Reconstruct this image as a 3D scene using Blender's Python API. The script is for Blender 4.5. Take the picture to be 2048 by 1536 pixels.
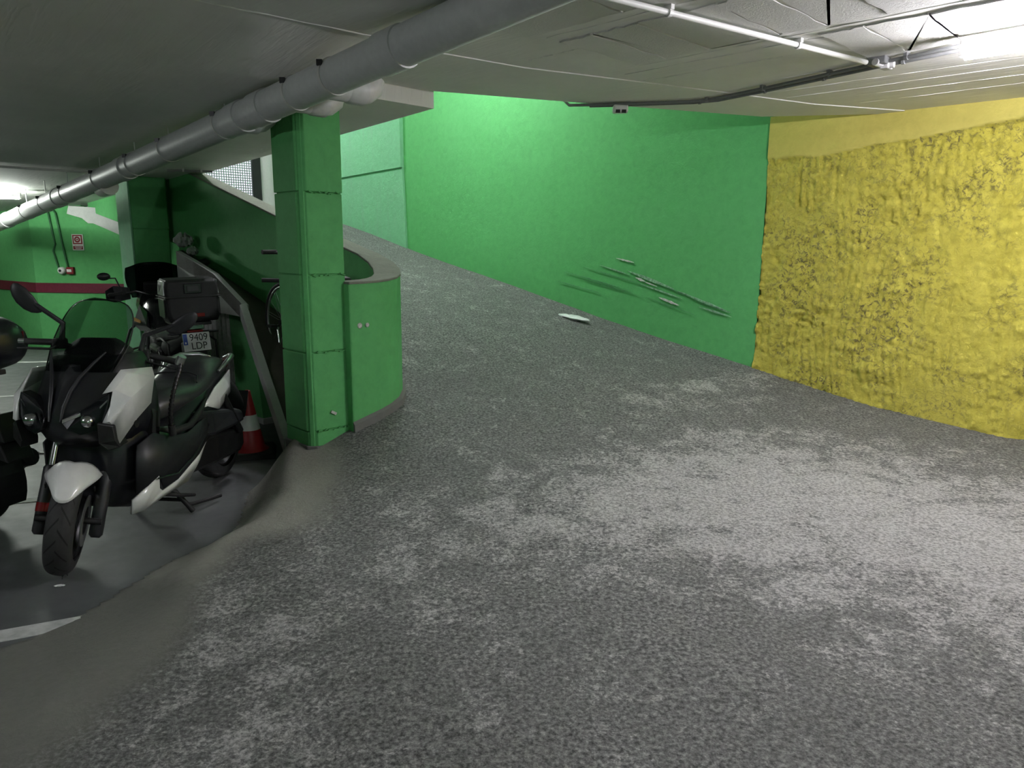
import bpy, math, random
import numpy as np
from mathutils import Matrix, Vector
for o in list(bpy.data.objects): bpy.data.objects.remove(o)
SC = bpy.context.scene
COL = SC.collection
random.seed(4)

# ------------------------------------------------------------------ camera, world, exposure
F_PX = 1450.0
cam = bpy.data.cameras.new('camera'); cam.sensor_width = 36.0; cam.lens = F_PX/2048*36.0
cam_o = bpy.data.objects.new('camera', cam); COL.objects.link(cam_o)
_dn = np.array([-61.0, -7356.0, -F_PX]); _up = -_dn/np.linalg.norm(_dn)
_fw = np.array([0, 0, -1.0]); _fw = _fw-_up*(_fw@_up); _fw /= np.linalg.norm(_fw)
_rt = np.cross(_fw, _up)
R3 = np.array([_rt, _fw, _up])
m4 = Matrix.Identity(4)
for i in range(3):
    for j in range(3): m4[i][j] = R3[i][j]
m4[2][3] = 1.70
cam_o.matrix_world = m4
cam.clip_start = 0.05; cam.clip_end = 200
SC.camera = cam_o
W = bpy.data.worlds.new('daylight'); SC.world = W; W.use_nodes = True
bg = W.node_tree.nodes['Background']; bg.inputs[0].default_value = (0.86, 0.84, 1.0, 1); bg.inputs[1].default_value = 0.30
SC.view_settings.view_transform = 'Standard'; SC.view_settings.look = 'None'
SC.view_settings.exposure = 2.1; SC.view_settings.gamma = 1.0
SC.view_settings.use_curve_mapping = False
TUBE = 72.0            # emission strength of the fluorescent tubes

# ------------------------------------------------------------------ helpers
S2 = 2**-0.5
def B(u, v, z=0.0):                     # building axes: u along the ramp (up), v across it
    return ((v-u)*S2, (u+v)*S2, z)
class MB:
    def __init__(s): s.v = []; s.f = []; s.uv = None
    def add(s, vs, fs):
        n = len(s.v); s.v += [tuple(map(float, p)) for p in vs]; s.f += [tuple(i+n for i in f) for f in fs]; return s
    def hexa(s, b, t):                  # bottom ring and top ring (same count)
        n = len(b)
        return s.add(list(b)+list(t), [tuple(range(n-1, -1, -1)), tuple(range(n, 2*n))]+[(i, (i+1) % n, n+(i+1) % n, n+i) for i in range(n)])
    def box(s, c, d, R=None):
        x, y, z = [k/2 for k in d]
        p = [(-x,-y,-z),(x,-y,-z),(x,y,-z),(-x,y,-z),(-x,-y,z),(x,-y,z),(x,y,z),(-x,y,z)]
        if R is not None: p = [tuple(R @ Vector(q)) for q in p]
        return s.add([(q[0]+c[0], q[1]+c[1], q[2]+c[2]) for q in p], [(3,2,1,0),(4,5,6,7),(0,1,5,4),(1,2,6,5),(2,3,7,6),(3,0,4,7)])
    def bbox(s, u0, u1, v0, v1, z0, z1):
        q = [(u0,v0),(u0,v1),(u1,v1),(u1,v0)]
        return s.hexa([B(a, b, z0) for a, b in q], [B(a, b, z1) for a, b in q])
    def uprism(s, poly, z0, z1):        # polygon in uv
        f0 = (lambda a, b: z0) if not callable(z0) else z0
        f1 = (lambda a, b: z1) if not callable(z1) else z1
        return s.hexa([B(a, b, f0(a, b)) for a, b in poly], [B(a, b, f1(a, b)) for a, b in poly])
    def loft(s, rings, cap=True, closed=True):
        n = len(rings[0]); k = len(s.v)
        for r in rings: s.v += [tuple(map(float, p)) for p in r]
        for i in range(len(rings)-1):
            for j in range(n if closed else n-1):
                a = k+i*n+j; b = k+i*n+(j+1) % n
                s.f.append((a, b, b+n, a+n))
        if cap and closed:
            s.f.append(tuple(k+j for j in range(n-1, -1, -1)))
            s.f.append(tuple(k+(len(rings)-1)*n+j for j in range(n)))
        return s
    def tube(s, pts, r, n=10, cap=True):
        P = [Vector(p) for p in pts]; rings = []
        rr = r if isinstance(r, (list, tuple)) else [r]*len(P)
        T = []
        for i in range(len(P)):
            a = P[max(i-1, 0)]; b = P[min(i+1, len(P)-1)]; d = b-a
            T.append(d.normalized() if d.length > 1e-9 else Vector((0, 0, 1)))
        ref = Vector((0, 0, 1)) if abs(T[0].z) < 0.9 else Vector((1, 0, 0))
        x = T[0].cross(ref).normalized()
        for i, p in enumerate(P):
            x = (x-T[i]*x.dot(T[i])).normalized(); y = T[i].cross(x)
            rings.append([tuple(p+(x*math.cos(2*math.pi*j/n)+y*math.sin(2*math.pi*j/n))*rr[i]) for j in range(n)])
        return s.loft(rings, cap)
    def lathe(s, prof, n=32, origin=(0,0,0), axis='y', arc=None):   # prof: (radius, along axis)
        rings = []
        for k in range(n):
            a = 2*math.pi*k/n; ring = []
            for (r, h) in prof:
                c, d = r*math.cos(a), r*math.sin(a)
                q = {'y': (c, h, d), 'z': (c, d, h), 'x': (h, c, d)}[axis]
                ring.append((q[0]+origin[0], q[1]+origin[1], q[2]+origin[2]))
            rings.append(ring)
        k0 = len(s.v); m = len(prof)
        for r in rings: s.v += r
        for i in range(n):
            for j in range(m-1):
                a = k0+i*m+j; b = k0+((i+1) % n)*m+j
                s.f.append((a, a+1, b+1, b))
        return s
def mesh_from(name, mb):
    me = bpy.data.meshes.new(name); me.from_pydata(mb.v, [], mb.f)
    import bmesh
    bm = bmesh.new(); bm.from_mesh(me); bmesh.ops.recalc_face_normals(bm, faces=bm.faces); bm.to_mesh(me); bm.free()
    return me
def obj(name, mb, mat, parent=None, smooth=None, bevel=0, sub=0, solid=0, recalc=True):
    if recalc: me = mesh_from(name, mb)
    else: me = bpy.data.meshes.new(name); me.from_pydata(mb.v, [], mb.f)
    me.materials.append(mat)
    if smooth is not None:
        me.polygons.foreach_set('use_smooth', [True]*len(me.polygons))
        if smooth < 180: me.set_sharp_from_angle(angle=math.radians(smooth))
    o = bpy.data.objects.new(name, me); COL.objects.link(o)
    if parent: o.parent = parent
    if solid: m = o.modifiers.new('s', 'SOLIDIFY'); m.thickness = solid; m.offset = 0
    if bevel:
        m = o.modifiers.new('b', 'BEVEL'); m.width = bevel; m.segments = 2; m.limit_method = 'ANGLE'; m.angle_limit = math.radians(40)
    if sub: m = o.modifiers.new('d', 'SUBSURF'); m.levels = sub; m.render_levels = sub
    return o
def tag(o, label, cat, group=None):
    o['label'] = label; o['category'] = cat
    if group: o['group'] = group
    return o
def struct(o, label=None):
    o['kind'] = 'structure'
    if label: o['label'] = label
    return o
def empty(name, label, cat, loc=(0,0,0), rot=(0,0,0), group=None):
    o = bpy.data.objects.new(name, None); COL.objects.link(o); o.location = loc; o.rotation_euler = rot
    return tag(o, label, cat, group)
def text_mesh(txt, size, name, mat, parent, M):
    cu = bpy.data.curves.new(name, 'FONT'); cu.body = txt; cu.size = size; cu.extrude = 0.0008
    cu.align_x = 'CENTER'; cu.align_y = 'CENTER'
    t = bpy.data.objects.new(name, cu); COL.objects.link(t)
    dg = bpy.context.evaluated_depsgraph_get()
    me = bpy.data.meshes.new_from_object(t.evaluated_get(dg)); bpy.data.objects.remove(t)
    me.materials.clear(); me.materials.append(mat)
    o = bpy.data.objects.new(name, me); COL.objects.link(o); o.parent = parent; o.matrix_local = M
    return o
def hash2(ix, iy, seed):
    n = (ix.astype(np.int64)*374761393+iy.astype(np.int64)*668265263+seed*1442695041) & 0xffffffff
    n = ((n ^ (n >> 13))*1274126177) & 0xffffffff
    return ((n ^ (n >> 16)) & 0xffff)/65535.0
def vnoise(x, y, seed=0):
    x = np.asarray(x, float); y = np.asarray(y, float)
    ix = np.floor(x); iy = np.floor(y); fx = x-ix; fy = y-iy
    fx = fx*fx*(3-2*fx); fy = fy*fy*(3-2*fy)
    a = hash2(ix, iy, seed); b = hash2(ix+1, iy, seed); c = hash2(ix, iy+1, seed); d = hash2(ix+1, iy+1, seed)
    return (a*(1-fx)+b*fx)*(1-fy)+(c*(1-fx)+d*fx)*fy
def fbm(x, y, seed=0, o=4):
    s = 0; a = 0.5
    for k in range(o): s = s+a*vnoise(x*2**k, y*2**k, seed+k*17); a *= 0.5
    return s
def sstep(a, b, x):
    t = np.clip((x-a)/(b-a), 0, 1); return t*t*(3-2*t)

# ------------------------------------------------------------------ materials
def newmat(name):
    m = bpy.data.materials.new(name); m.use_nodes = True
    nt = m.node_tree; return m, nt, nt.nodes['Principled BSDF'], nt.nodes, nt.links
def rgba(c): return (c[0], c[1], c[2], 1)
def coords(nt, scale=(1,1,1), rot=(0,0,0)):
    tc = nt.nodes.new('ShaderNodeTexCoord'); mp = nt.nodes.new('ShaderNodeMapping')
    mp.inputs['Scale'].default_value = scale; mp.inputs['Rotation'].default_value = rot
    nt.links.new(tc.outputs['Object'], mp.inputs['Vector']); return mp.outputs['Vector']
def noise(nt, vec, scale, detail=6, rough=0.6, dist=0.0):
    n = nt.nodes.new('ShaderNodeTexNoise'); n.inputs['Scale'].default_value = scale
    n.inputs['Detail'].default_value = detail; n.inputs['Roughness'].default_value = rough; n.inputs['Distortion'].default_value = dist
    nt.links.new(vec, n.inputs['Vector']); return n.outputs['Fac']
def ramp(nt, fac, stops):
    r = nt.nodes.new('ShaderNodeValToRGB'); e = r.color_ramp.elements
    while len(e) < len(stops): e.new(0.5)
    for i, (p, c) in enumerate(stops):
        e[i].position = p; e[i].color = rgba(c) if not isinstance(c, (int, float)) else (c, c, c, 1)
    nt.links.new(fac, r.inputs['Fac']); return r.outputs['Color']
def mixc(nt, fac, a, b):
    m = nt.nodes.new('ShaderNodeMix'); m.data_type = 'RGBA'
    if isinstance(fac, (int, float)): m.inputs[0].default_value = fac
    else: nt.links.new(fac, m.inputs[0])
    for k, c in ((6, a), (7, b)):
        if isinstance(c, tuple): m.inputs[k].default_value = rgba(c)
        else: nt.links.new(c, m.inputs[k])
    return m.outputs[2]
def math_(nt, op, a, b=None, clamp=False):
    m = nt.nodes.new('ShaderNodeMath'); m.operation = op; m.use_clamp = clamp
    for k, c in ((0, a), (1, b)):
        if c is None: continue
        if isinstance(c, (int, float)): m.inputs[k].default_value = c
        else: nt.links.new(c, m.inputs[k])
    return m.outputs[0]
def bump(nt, bsdf, h, strength=0.3, dist=0.01):
    b = nt.nodes.new('ShaderNodeBump'); b.inputs['Strength'].default_value = strength; b.inputs['Distance'].default_value = dist
    nt.links.new(h, b.inputs['Height']); nt.links.new(b.outputs['Normal'], bsdf.inputs['Normal'])
def plain(name, col, rough=0.5, metal=0.0, coat=0.0, grain=0.08, gscale=30, bmp=0.0):
    m, nt, bs, N, L = newmat(name)
    v = coords(nt); n = noise(nt, v, gscale, 4)
    lo = tuple(max(c*(1-grain*2), 0) for c in col); hi = tuple(c*(1+grain*2) for c in col)
    L.new(ramp(nt, n, [(0.3, lo), (0.7, hi)]), bs.inputs['Base Color'])
    bs.inputs['Roughness'].default_value = rough; bs.inputs['Metallic'].default_value = metal
    bs.inputs['Coat Weight'].default_value = coat; bs.inputs['Coat Roughness'].default_value = 0.1
    if bmp: bump(nt, bs, n, bmp, 0.004)
    return m
def emit(name, col, strength):
    m, nt, bs, N, L = newmat(name)
    bs.inputs['Base Color'].default_value = rgba((0.8, 0.8, 0.8)); bs.inputs['Emission Color'].default_value = rgba(col)
    bs.inputs['Emission Strength'].default_value = strength; return m
def paint_wall(name, col, dirt=(0.10, 0.16, 0.10), dirt_amt=0.25, bmp=0.35, streak=0.0, rough=0.68):
    m, nt, bs, N, L = newmat(name)
    v = coords(nt); n1 = noise(nt, v, 1.3, 8, 0.65); n2 = noise(nt, v, 14, 8, 0.7, 0.4); n3 = noise(nt, v, 55, 4)
    base = ramp(nt, n2, [(0.3, tuple(c*0.90 for c in col)), (0.7, tuple(min(1, c*1.08) for c in col))])
    d = math_(nt, 'MULTIPLY', ramp(nt, n1, [(0.5, 0.0), (0.75, 1.0)]), ramp(nt, n2, [(0.45, 0.0), (0.7, 1.0)]))
    c = mixc(nt, math_(nt, 'MULTIPLY', d, dirt_amt), base, dirt)
    if streak:
        vs = coords(nt, (7, 7, 0.7)); ns = noise(nt, vs, 1.4, 6)
        c = mixc(nt, math_(nt, 'MULTIPLY', ramp(nt, ns, [(0.52, 0.0), (0.75, 1.0)]), streak), c, dirt)
    L.new(c, bs.inputs['Base Color']); bs.inputs['Roughness'].default_value = rough; bs.inputs['Specular IOR Level'].default_value = 0.18
    h = math_(nt, 'ADD', n2, math_(nt, 'MULTIPLY', n3, 0.35)); bump(nt, bs, h, bmp, 0.012)
    return m
GREEN = (0.100, 0.365, 0.125)
M = {}
M['green'] = paint_wall('green_paint', GREEN, (0.09, 0.22, 0.13), 0.22, 0.30)
M['green_smooth'] = paint_wall('green_pillar_paint', GREEN, (0.03, 0.16, 0.05), 0.15, 0.18)
M['green_worn'] = paint_wall('worn_green_paint', (0.18, 0.44, 0.25), (0.22, 0.31, 0.25), 0.7, 0.5, 0.35)
M['plaster'] = paint_wall('pale_plaster', (0.42, 0.43, 0.42), (0.12, 0.12, 0.11), 0.4, 0.3)
M['cement'] = paint_wall('cement_skirting', (0.16, 0.16, 0.155), (0.08, 0.08, 0.075), 0.5, 0.5, rough=0.8)
M['maroon'] = plain('maroon_paint', (0.11, 0.006, 0.022), 0.6)
# yellow shotcrete
def yellow_mat():
    m, nt, bs, N, L = newmat('yellow_shotcrete_paint')
    v = coords(nt); n1 = noise(nt, v, 2.1, 6, 0.62, 0.3); n2 = noise(nt, v, 26, 7, 0.75, 0.8); n3 = noise(nt, v, 9, 5)
    base = ramp(nt, n3, [(0.3, (0.50, 0.44, 0.055)), (0.7, (0.63, 0.56, 0.088))])
    d = math_(nt, 'MULTIPLY', ramp(nt, n1, [(0.43, 0.12), (0.62, 1.0)]), ramp(nt, n2, [(0.50, 0.0), (0.58, 1.0)]))
    L.new(mixc(nt, math_(nt, 'MULTIPLY', d, 0.85), base, (0.10, 0.085, 0.04)), bs.inputs['Base Color'])
    bs.inputs['Roughness'].default_value = 0.62
    bump(nt, bs, math_(nt, 'ADD', n2, math_(nt, 'MULTIPLY', n3, 0.5)), 0.8, 0.03); return m
M['yellow'] = yellow_mat()
M['yellow_smooth'] = paint_wall('yellow_beam_paint', (0.47, 0.415, 0.10), (0.16, 0.13, 0.06), 0.55, 0.3)
# ceiling concrete, painted grey, with board marks along the u axis
def ceiling_mat(name, col, rough_panel=False):
    m, nt, bs, N, L = newmat(name)
    v = coords(nt); vr0 = coords(nt, (1, 1, 1), (0, 0, math.radians(-45))); mp2 = N.new('ShaderNodeMapping'); mp2.inputs['Scale'].default_value = (9.0, 1.0, 1.0); L.new(vr0, mp2.inputs['Vector']); vr = mp2.outputs['Vector']
    n1 = noise(nt, v, 1.2, 6); n2 = noise(nt, v, 70 if rough_panel else 22, 6, 0.75); nb = noise(nt, vr, 1.6, 3, 0.5)
    c = ramp(nt, n1, [(0.3, tuple(x*0.9 for x in col)), (0.7, tuple(x*1.07 for x in col))])
    L.new(mixc(nt, ramp(nt, n2, [(0.62, 0.0), (0.8, 0.5)]), c, tuple(x*0.7 for x in col)), bs.inputs['Base Color'])
    bs.inputs['Roughness'].default_value = 0.75
    if rough_panel: bump(nt, bs, n2, 0.8, 0.016)
    else: bump(nt, bs, math_(nt, 'ADD', math_(nt, 'MULTIPLY', n2, 0.25), ramp(nt, nb, [(0.45, 0.0), (0.5, 1.0), (0.56, 1.0), (0.6, 0.2)])), 0.10, 0.012)
    return m
M['ceiling'] = ceiling_mat('painted_concrete_ceiling', (0.74, 0.74, 0.71))
M['ceiling_block'] = ceiling_mat('rough_filler_block', (0.74, 0.74, 0.71), True)
# asphalt ramp: grey grit, pale worn flecks and the lamp's floor hot-spot painted in
def ramp_mat():
    m, nt, bs, N, L = newmat('rough_ramp_asphalt')
    v = coords(nt); fine = noise(nt, v, 58, 8, 0.7); mid = noise(nt, v, 30, 9, 0.75, 0.3); big = noise(nt, v, 1.1, 6, 0.6); med = noise(nt, v, 4.5, 7, 0.65, 0.5)
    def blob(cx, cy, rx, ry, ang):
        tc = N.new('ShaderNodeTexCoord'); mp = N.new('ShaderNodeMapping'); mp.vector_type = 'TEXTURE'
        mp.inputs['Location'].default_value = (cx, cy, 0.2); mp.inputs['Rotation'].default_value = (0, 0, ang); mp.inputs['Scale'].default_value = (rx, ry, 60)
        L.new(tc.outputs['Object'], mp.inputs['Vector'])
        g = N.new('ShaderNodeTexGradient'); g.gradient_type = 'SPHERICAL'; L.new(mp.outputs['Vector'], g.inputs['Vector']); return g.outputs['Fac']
    worn_hotspot = math_(nt, 'ADD', blob(2.45, 3.55, 2.5, 1.8, -0.6), math_(nt, 'MULTIPLY', blob(0.5, 3.9, 2.4, 1.0, 0.5), 0.55))  # main blob is real wear plus the lamp's bright pool put into the colour
    worn_hotspot = math_(nt, 'ADD', worn_hotspot, math_(nt, 'MULTIPLY', blob(-0.9, 2.3, 0.5, 1.2, 0.3), 0.5))
    worn_hotspot = math_(nt, 'ADD', worn_hotspot, math_(nt, 'MULTIPLY', blob(1.7, 6.1, 1.3, 0.45, 0.6), 0.5))
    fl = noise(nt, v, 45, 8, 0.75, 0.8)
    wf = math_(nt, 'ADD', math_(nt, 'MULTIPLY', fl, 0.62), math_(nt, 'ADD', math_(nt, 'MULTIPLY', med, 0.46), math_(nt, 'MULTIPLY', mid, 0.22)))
    wf = math_(nt, 'ADD', wf, math_(nt, 'MULTIPLY', worn_hotspot, 0.20))
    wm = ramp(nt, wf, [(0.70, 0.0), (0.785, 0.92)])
    base = ramp(nt, fine, [(0.37, (0.070, 0.071, 0.071)), (0.49, (0.225, 0.225, 0.222)), (0.59, (0.40, 0.40, 0.39)), (0.68, (0.62, 0.62, 0.61))])
    base = mixc(nt, ramp(nt, big, [(0.42, 0.0), (0.65, 0.3)]), base, (0.18, 0.182, 0.18))
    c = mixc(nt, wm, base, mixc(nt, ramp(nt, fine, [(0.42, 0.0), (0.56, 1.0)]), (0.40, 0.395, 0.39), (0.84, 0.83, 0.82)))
    # smooth cement bevel beside the parked bikes: painted by attribute of the modelled kerb
    at = N.new('ShaderNodeAttribute'); at.attribute_name = 'cement'
    ce = mixc(nt, mid, (0.15, 0.15, 0.136), (0.235, 0.233, 0.21))
    mound_lit = ramp(nt, math_(nt, 'ADD', blob(-1.55, 4.15, .75, 1.15, 0.25), math_(nt, 'MULTIPLY', med, 0.3)), [(0.22, 0.0), (0.42, 1.0)])  # paler mound cement, with its lit look put into the colour
    ce = mixc(nt, mound_lit, ce, mixc(nt, mid, (0.27, 0.265, 0.235), (0.42, 0.41, 0.365)))
    c = mixc(nt, at.outputs['Fac'], c, ce)
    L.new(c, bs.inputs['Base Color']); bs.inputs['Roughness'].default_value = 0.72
    h = math_(nt, 'ADD', mid, math_(nt, 'MULTIPLY', fine, 0.6)); h = math_(nt, 'MULTIPLY', h, math_(nt, 'SUBTRACT', 1.0, math_(nt, 'MULTIPLY', at.outputs['Fac'], 0.75)))
    bump(nt, bs, h, 1.0, 0.05); return m
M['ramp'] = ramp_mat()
def garage_mat():
    m, nt, bs, N, L = newmat('polished_grey_floor')
    v = coords(nt); n1 = noise(nt, v, 0.9, 7, 0.6, 0.4); n2 = noise(nt, v, 9, 6)
    L.new(ramp(nt, n1, [(0.35, (0.075, 0.080, 0.082)), (0.65, (0.115, 0.121, 0.122))]), bs.inputs['Base Color'])
    L.new(ramp(nt, n2, [(0.3, 0.45), (0.7, 0.62)]), bs.inputs['Roughness'])
    bump(nt, bs, n2, 0.05, 0.01); return m
M['garage'] = garage_mat()
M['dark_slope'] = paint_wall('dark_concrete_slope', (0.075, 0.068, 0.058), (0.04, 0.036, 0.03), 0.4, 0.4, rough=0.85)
M['line'] = plain('white_road_paint', (0.45, 0.46, 0.45), 0.6, grain=0.15, gscale=12)
M['pvc'] = plain('grey_pvc_pipe', (0.48, 0.495, 0.49), 0.45, grain=0.03)
M['pvc_end'] = plain('pale_pvc_fitting', (0.50, 0.50, 0.48), 0.45, grain=0.03)
M['steel'] = plain('galvanised_steel', (0.45, 0.45, 0.44), 0.4, 0.8, grain=0.05)
M['conduit'] = plain('grey_conduit', (0.48, 0.48, 0.47), 0.45, grain=0.04)
M['conduit_dark'] = plain('dark_grey_conduit', (0.17, 0.175, 0.175), 0.5, grain=0.05)
M['conduit_green'] = plain('green_painted_conduit', (0.012, 0.10, 0.03), 0.5)
M['white_plastic'] = plain('white_plastic', (0.72, 0.72, 0.70), 0.4, grain=0.02)
M['tube'] = emit('fluorescent_tube', (0.97, 0.93, 1.0), TUBE)
M['tube_warm'] = emit('fluorescent_tube_neutral', (0.93, 1.0, 0.92), TUBE*0.8)
M['tube_strong'] = emit('boosted_fluorescent_tube', (0.97, 0.95, 1.0), TUBE*1.5)  # raised strength for the added lamp in the ramp well
M['tube_dim'] = emit('aged_fluorescent_tube', (0.93, 1.0, 0.92), TUBE*0.025)
M['tube_half'] = emit('half_strength_fluorescent_tube', (0.95, 0.97, 1.0), TUBE*0.45)  # reduced strength for the added fill lamp over the left bays
M['white_paint'] = plain('pearl_white_bodywork', (0.76, 0.77, 0.76), 0.28, coat=0.6, grain=0.015)
M['black_gloss'] = plain('gloss_black_bodywork', (0.010, 0.011, 0.014), 0.30, coat=0.35, grain=0.02)
M['black_satin'] = plain('satin_black_plastic', (0.016, 0.017, 0.020), 0.45, grain=0.05)
M['black_matt'] = plain('matt_black_plastic', (0.012, 0.012, 0.013), 0.62, grain=0.08, bmp=0.05)
M['seat_vinyl'] = plain('black_vinyl', (0.030, 0.031, 0.035), 0.38, grain=0.05, gscale=60, bmp=0.05)
M['chrome'] = plain('chrome', (0.62, 0.63, 0.64), 0.16, 1.0, grain=0.01)
M['alu'] = plain('brushed_aluminium', (0.42, 0.43, 0.44), 0.35, 0.9, grain=0.05)
M['dark_metal'] = plain('dark_metal', (0.05, 0.05, 0.052), 0.4, 0.8, grain=0.05)
M['red_lens'] = plain('red_lens', (0.20, 0.006, 0.010), 0.25, coat=0.5, grain=0.03)
M['red'] = plain('red_plastic', (0.32, 0.012, 0.016), 0.45, grain=0.05)
M['sign_red'] = plain('sign_red', (0.23, 0.010, 0.016), 0.5, grain=0.04)
M['orange'] = plain('amber_bodywork', (0.45, 0.22, 0.03), 0.4)
M['blue'] = plain('plate_blue', (0.01, 0.05, 0.30), 0.5)
M['plate'] = plain('plate_white', (0.62, 0.63, 0.62), 0.45, grain=0.03)
M['ink'] = plain('plate_black', (0.012, 0.012, 0.012), 0.6)
M['rubber'] = plain('black_rubber', (0.016, 0.016, 0.017), 0.75, grain=0.1, bmp=0.1)
M['cloth'] = plain('white_plastic_bag', (0.72, 0.75, 0.74), 0.5, grain=0.06)
M['grey_bag'] = plain('dusty_grey_bag', (0.34, 0.35, 0.34), 0.7, grain=0.1)
def glass(name, col, alpha_mix):
    m, nt, bs, N, L = newmat(name)
    tr = N.new('ShaderNodeBsdfTransparent'); tr.inputs[0].default_value = rgba(col)
    mx = N.new('ShaderNodeMixShader'); fr = N.new('ShaderNodeLayerWeight'); fr.inputs[0].default_value = 0.25
    v = coords(nt); n = noise(nt, v, 3, 2)
    bs.inputs['Base Color'].default_value = (0.01, 0.012, 0.012, 1); L.new(ramp(nt, n, [(0.3, 0.08), (0.7, 0.14)]), bs.inputs['Roughness'])
    L.new(math_(nt, 'ADD', math_(nt, 'MULTIPLY', fr.outputs['Fresnel'], 0.35), alpha_mix, True), mx.inputs[0])
    L.new(tr.outputs[0], mx.inputs[1]); L.new(bs.outputs[0], mx.inputs[2])
    L.new(mx.outputs[0], N['Material Output'].inputs['Surface']); return m
M['smoke'] = glass('smoked_windscreen', (0.62, 0.66, 0.65), 0.05)
M['smoke_dark'] = glass('dark_smoked_windscreen', (0.16, 0.17, 0.18), 0.15)
M['clear'] = glass('clear_lamp_glass', (0.85, 0.87, 0.88), 0.06)
def tyre_mat():
    m, nt, bs, N, L = newmat('tyre_tread')
    uv = N.new('ShaderNodeUVMap'); uv.uv_map = 'tread'; sp = N.new('ShaderNodeSeparateXYZ'); L.new(uv.outputs[0], sp.inputs[0])
    side = math_(nt, 'ABSOLUTE', math_(nt, 'SUBTRACT', sp.outputs[1], 0.5))
    ph = math_(nt, 'ADD', math_(nt, 'MULTIPLY', sp.outputs[0], 16.0), math_(nt, 'MULTIPLY', side, 2.6))
    sgn = math_(nt, 'MULTIPLY', math_(nt, 'GREATER_THAN', sp.outputs[1], 0.5), 0.5)
    fr = math_(nt, 'FRACT', math_(nt, 'ADD', ph, sgn))
    g = math_(nt, 'MULTIPLY', math_(nt, 'LESS_THAN', fr, 0.13), math_(nt, 'LESS_THAN', side, 0.30))
    n = noise(nt, coords(nt), 40, 3)
    L.new(mixc(nt, g, mixc(nt, n, (0.018, 0.018, 0.019), (0.034, 0.034, 0.035)), (0.003, 0.003, 0.003)), bs.inputs['Base Color'])
    bs.inputs['Roughness'].default_value = 0.72
    bump(nt, bs, math_(nt, 'SUBTRACT', 1.0, g), 0.6, 0.006); return m
M['tyre'] = tyre_mat()

# ------------------------------------------------------------------ ground surfaces
CP = [  # ramp surface control points (u, v, z)
 (-4,6.36,.24),(-2,6.36,.25),(0,6.36,.26),(.99,6.36,.277),(1.48,6.36,.307),(2.25,6.36,.384),(3.15,6.36,.552),(4.65,6.36,.813),(6.59,6.36,1.209),(8.09,6.36,1.501),(9.95,6.36,1.915),(11.6,6.36,2.14),(13.5,6.36,2.2),
 (4.3,2.75,.38),(4.33,3.0,.43),(4.45,3.25,.485),(5.3,3.45,.74),(6.5,3.45,1.06),(8,3.45,1.43),(10,3.45,1.88),(12,3.45,2.13),(13.5,3.45,2.2),
 (4.38,2.42,.27),(0,0,.12),(-2,-1,.10),(-4,-2,.1),(2,2,.15),(3,2.1,.18),(3.6,2.1,.215),(2,4,.23),(0,3,.17),(0,5,.22),(-3,3,.17),(3.4,4,.40),(4.3,4.6,.62),(1.4,1.4,.13),(2.4,.2,.12),(1,0,.12),(3.2,1.4,.15),(4.0,2.0,.22),(2,-2,.10)]
def _tps():
    P = np.array(CP); n = len(P)
    d = np.hypot(P[:,None,0]-P[None,:,0], P[:,None,1]-P[None,:,1]); K = np.where(d > 0, d*d*np.log(d+1e-12), 0)+np.eye(n)*0.02
    A = np.zeros((n+3, n+3)); A[:n,:n] = K; A[:n,n] = 1; A[:n,n+1:] = P[:,:2]; A[n,:n] = 1; A[n+1:,:n] = P[:,:2].T
    b = np.zeros(n+3); b[:n] = P[:,2]; w = np.linalg.solve(A, b)
    def f(u, v):
        u = np.asarray(u, float); v = np.asarray(v, float); r = w[n]+w[n+1]*u+w[n+2]*v
        for i in range(n):
            dd = np.hypot(u-P[i,0], v-P[i,1]); r = r+w[i]*dd*dd*np.log(dd+1e-12)
        return r
    return f
tps = _tps()
KERB = np.array([(3.1,-9),(3.35,-1),(3.42,0),(3.47,.44),(3.52,.72),(3.65,.94),(3.83,1.24),(3.90,1.45),(3.93,1.6),(4.10,1.77),(4.45,1.98),(4.80,2.2),(5.1,2.45),(14,2.5)])
def kerb_dist(u, v):      # positive on the ramp side
    best = np.full(np.shape(u), 1e9); sg = np.ones(np.shape(u))
    for i in range(len(KERB)-1):
        a, b = KERB[i], KERB[i+1]; d = b-a
        t = np.clip(((u-a[0])*d[0]+(v-a[1])*d[1])/(d@d), 0, 1)
        e = np.hypot(u-a[0]-t*d[0], v-a[1]-t*d[1]); s = np.sign((v-a[1])*d[0]-(u-a[0])*d[1]) * 1.0
        upd = e < best; best = np.where(upd, e, best); sg = np.where(upd, s, sg)
    return best*np.where(kerb_dist_sign > 0, sg, -sg)
kerb_dist_sign = 1
if kerb_dist(np.array([1.0]), np.array([2.0]))[0] < 0: kerb_dist_sign = -1
def ramp_z(u, v):
    u = np.asarray(u, float); v = np.asarray(v, float)
    s = kerb_dist(u, v); w = 0.32+0.55*sstep(1.7, 0.2, v)
    z = tps(u, v); t = sstep(0.0, 1.0, np.clip((s+0.02)/w, 0, 1))
    z = z*(0.35*np.clip((s+.02)/w, 0, 1)+0.65*t)
    z = z+0.010*(fbm(u*3, v*3, 5)-0.47)*np.clip(s*4, 0, 1)
    return np.where(s < -0.02, -0.05, z)
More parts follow.
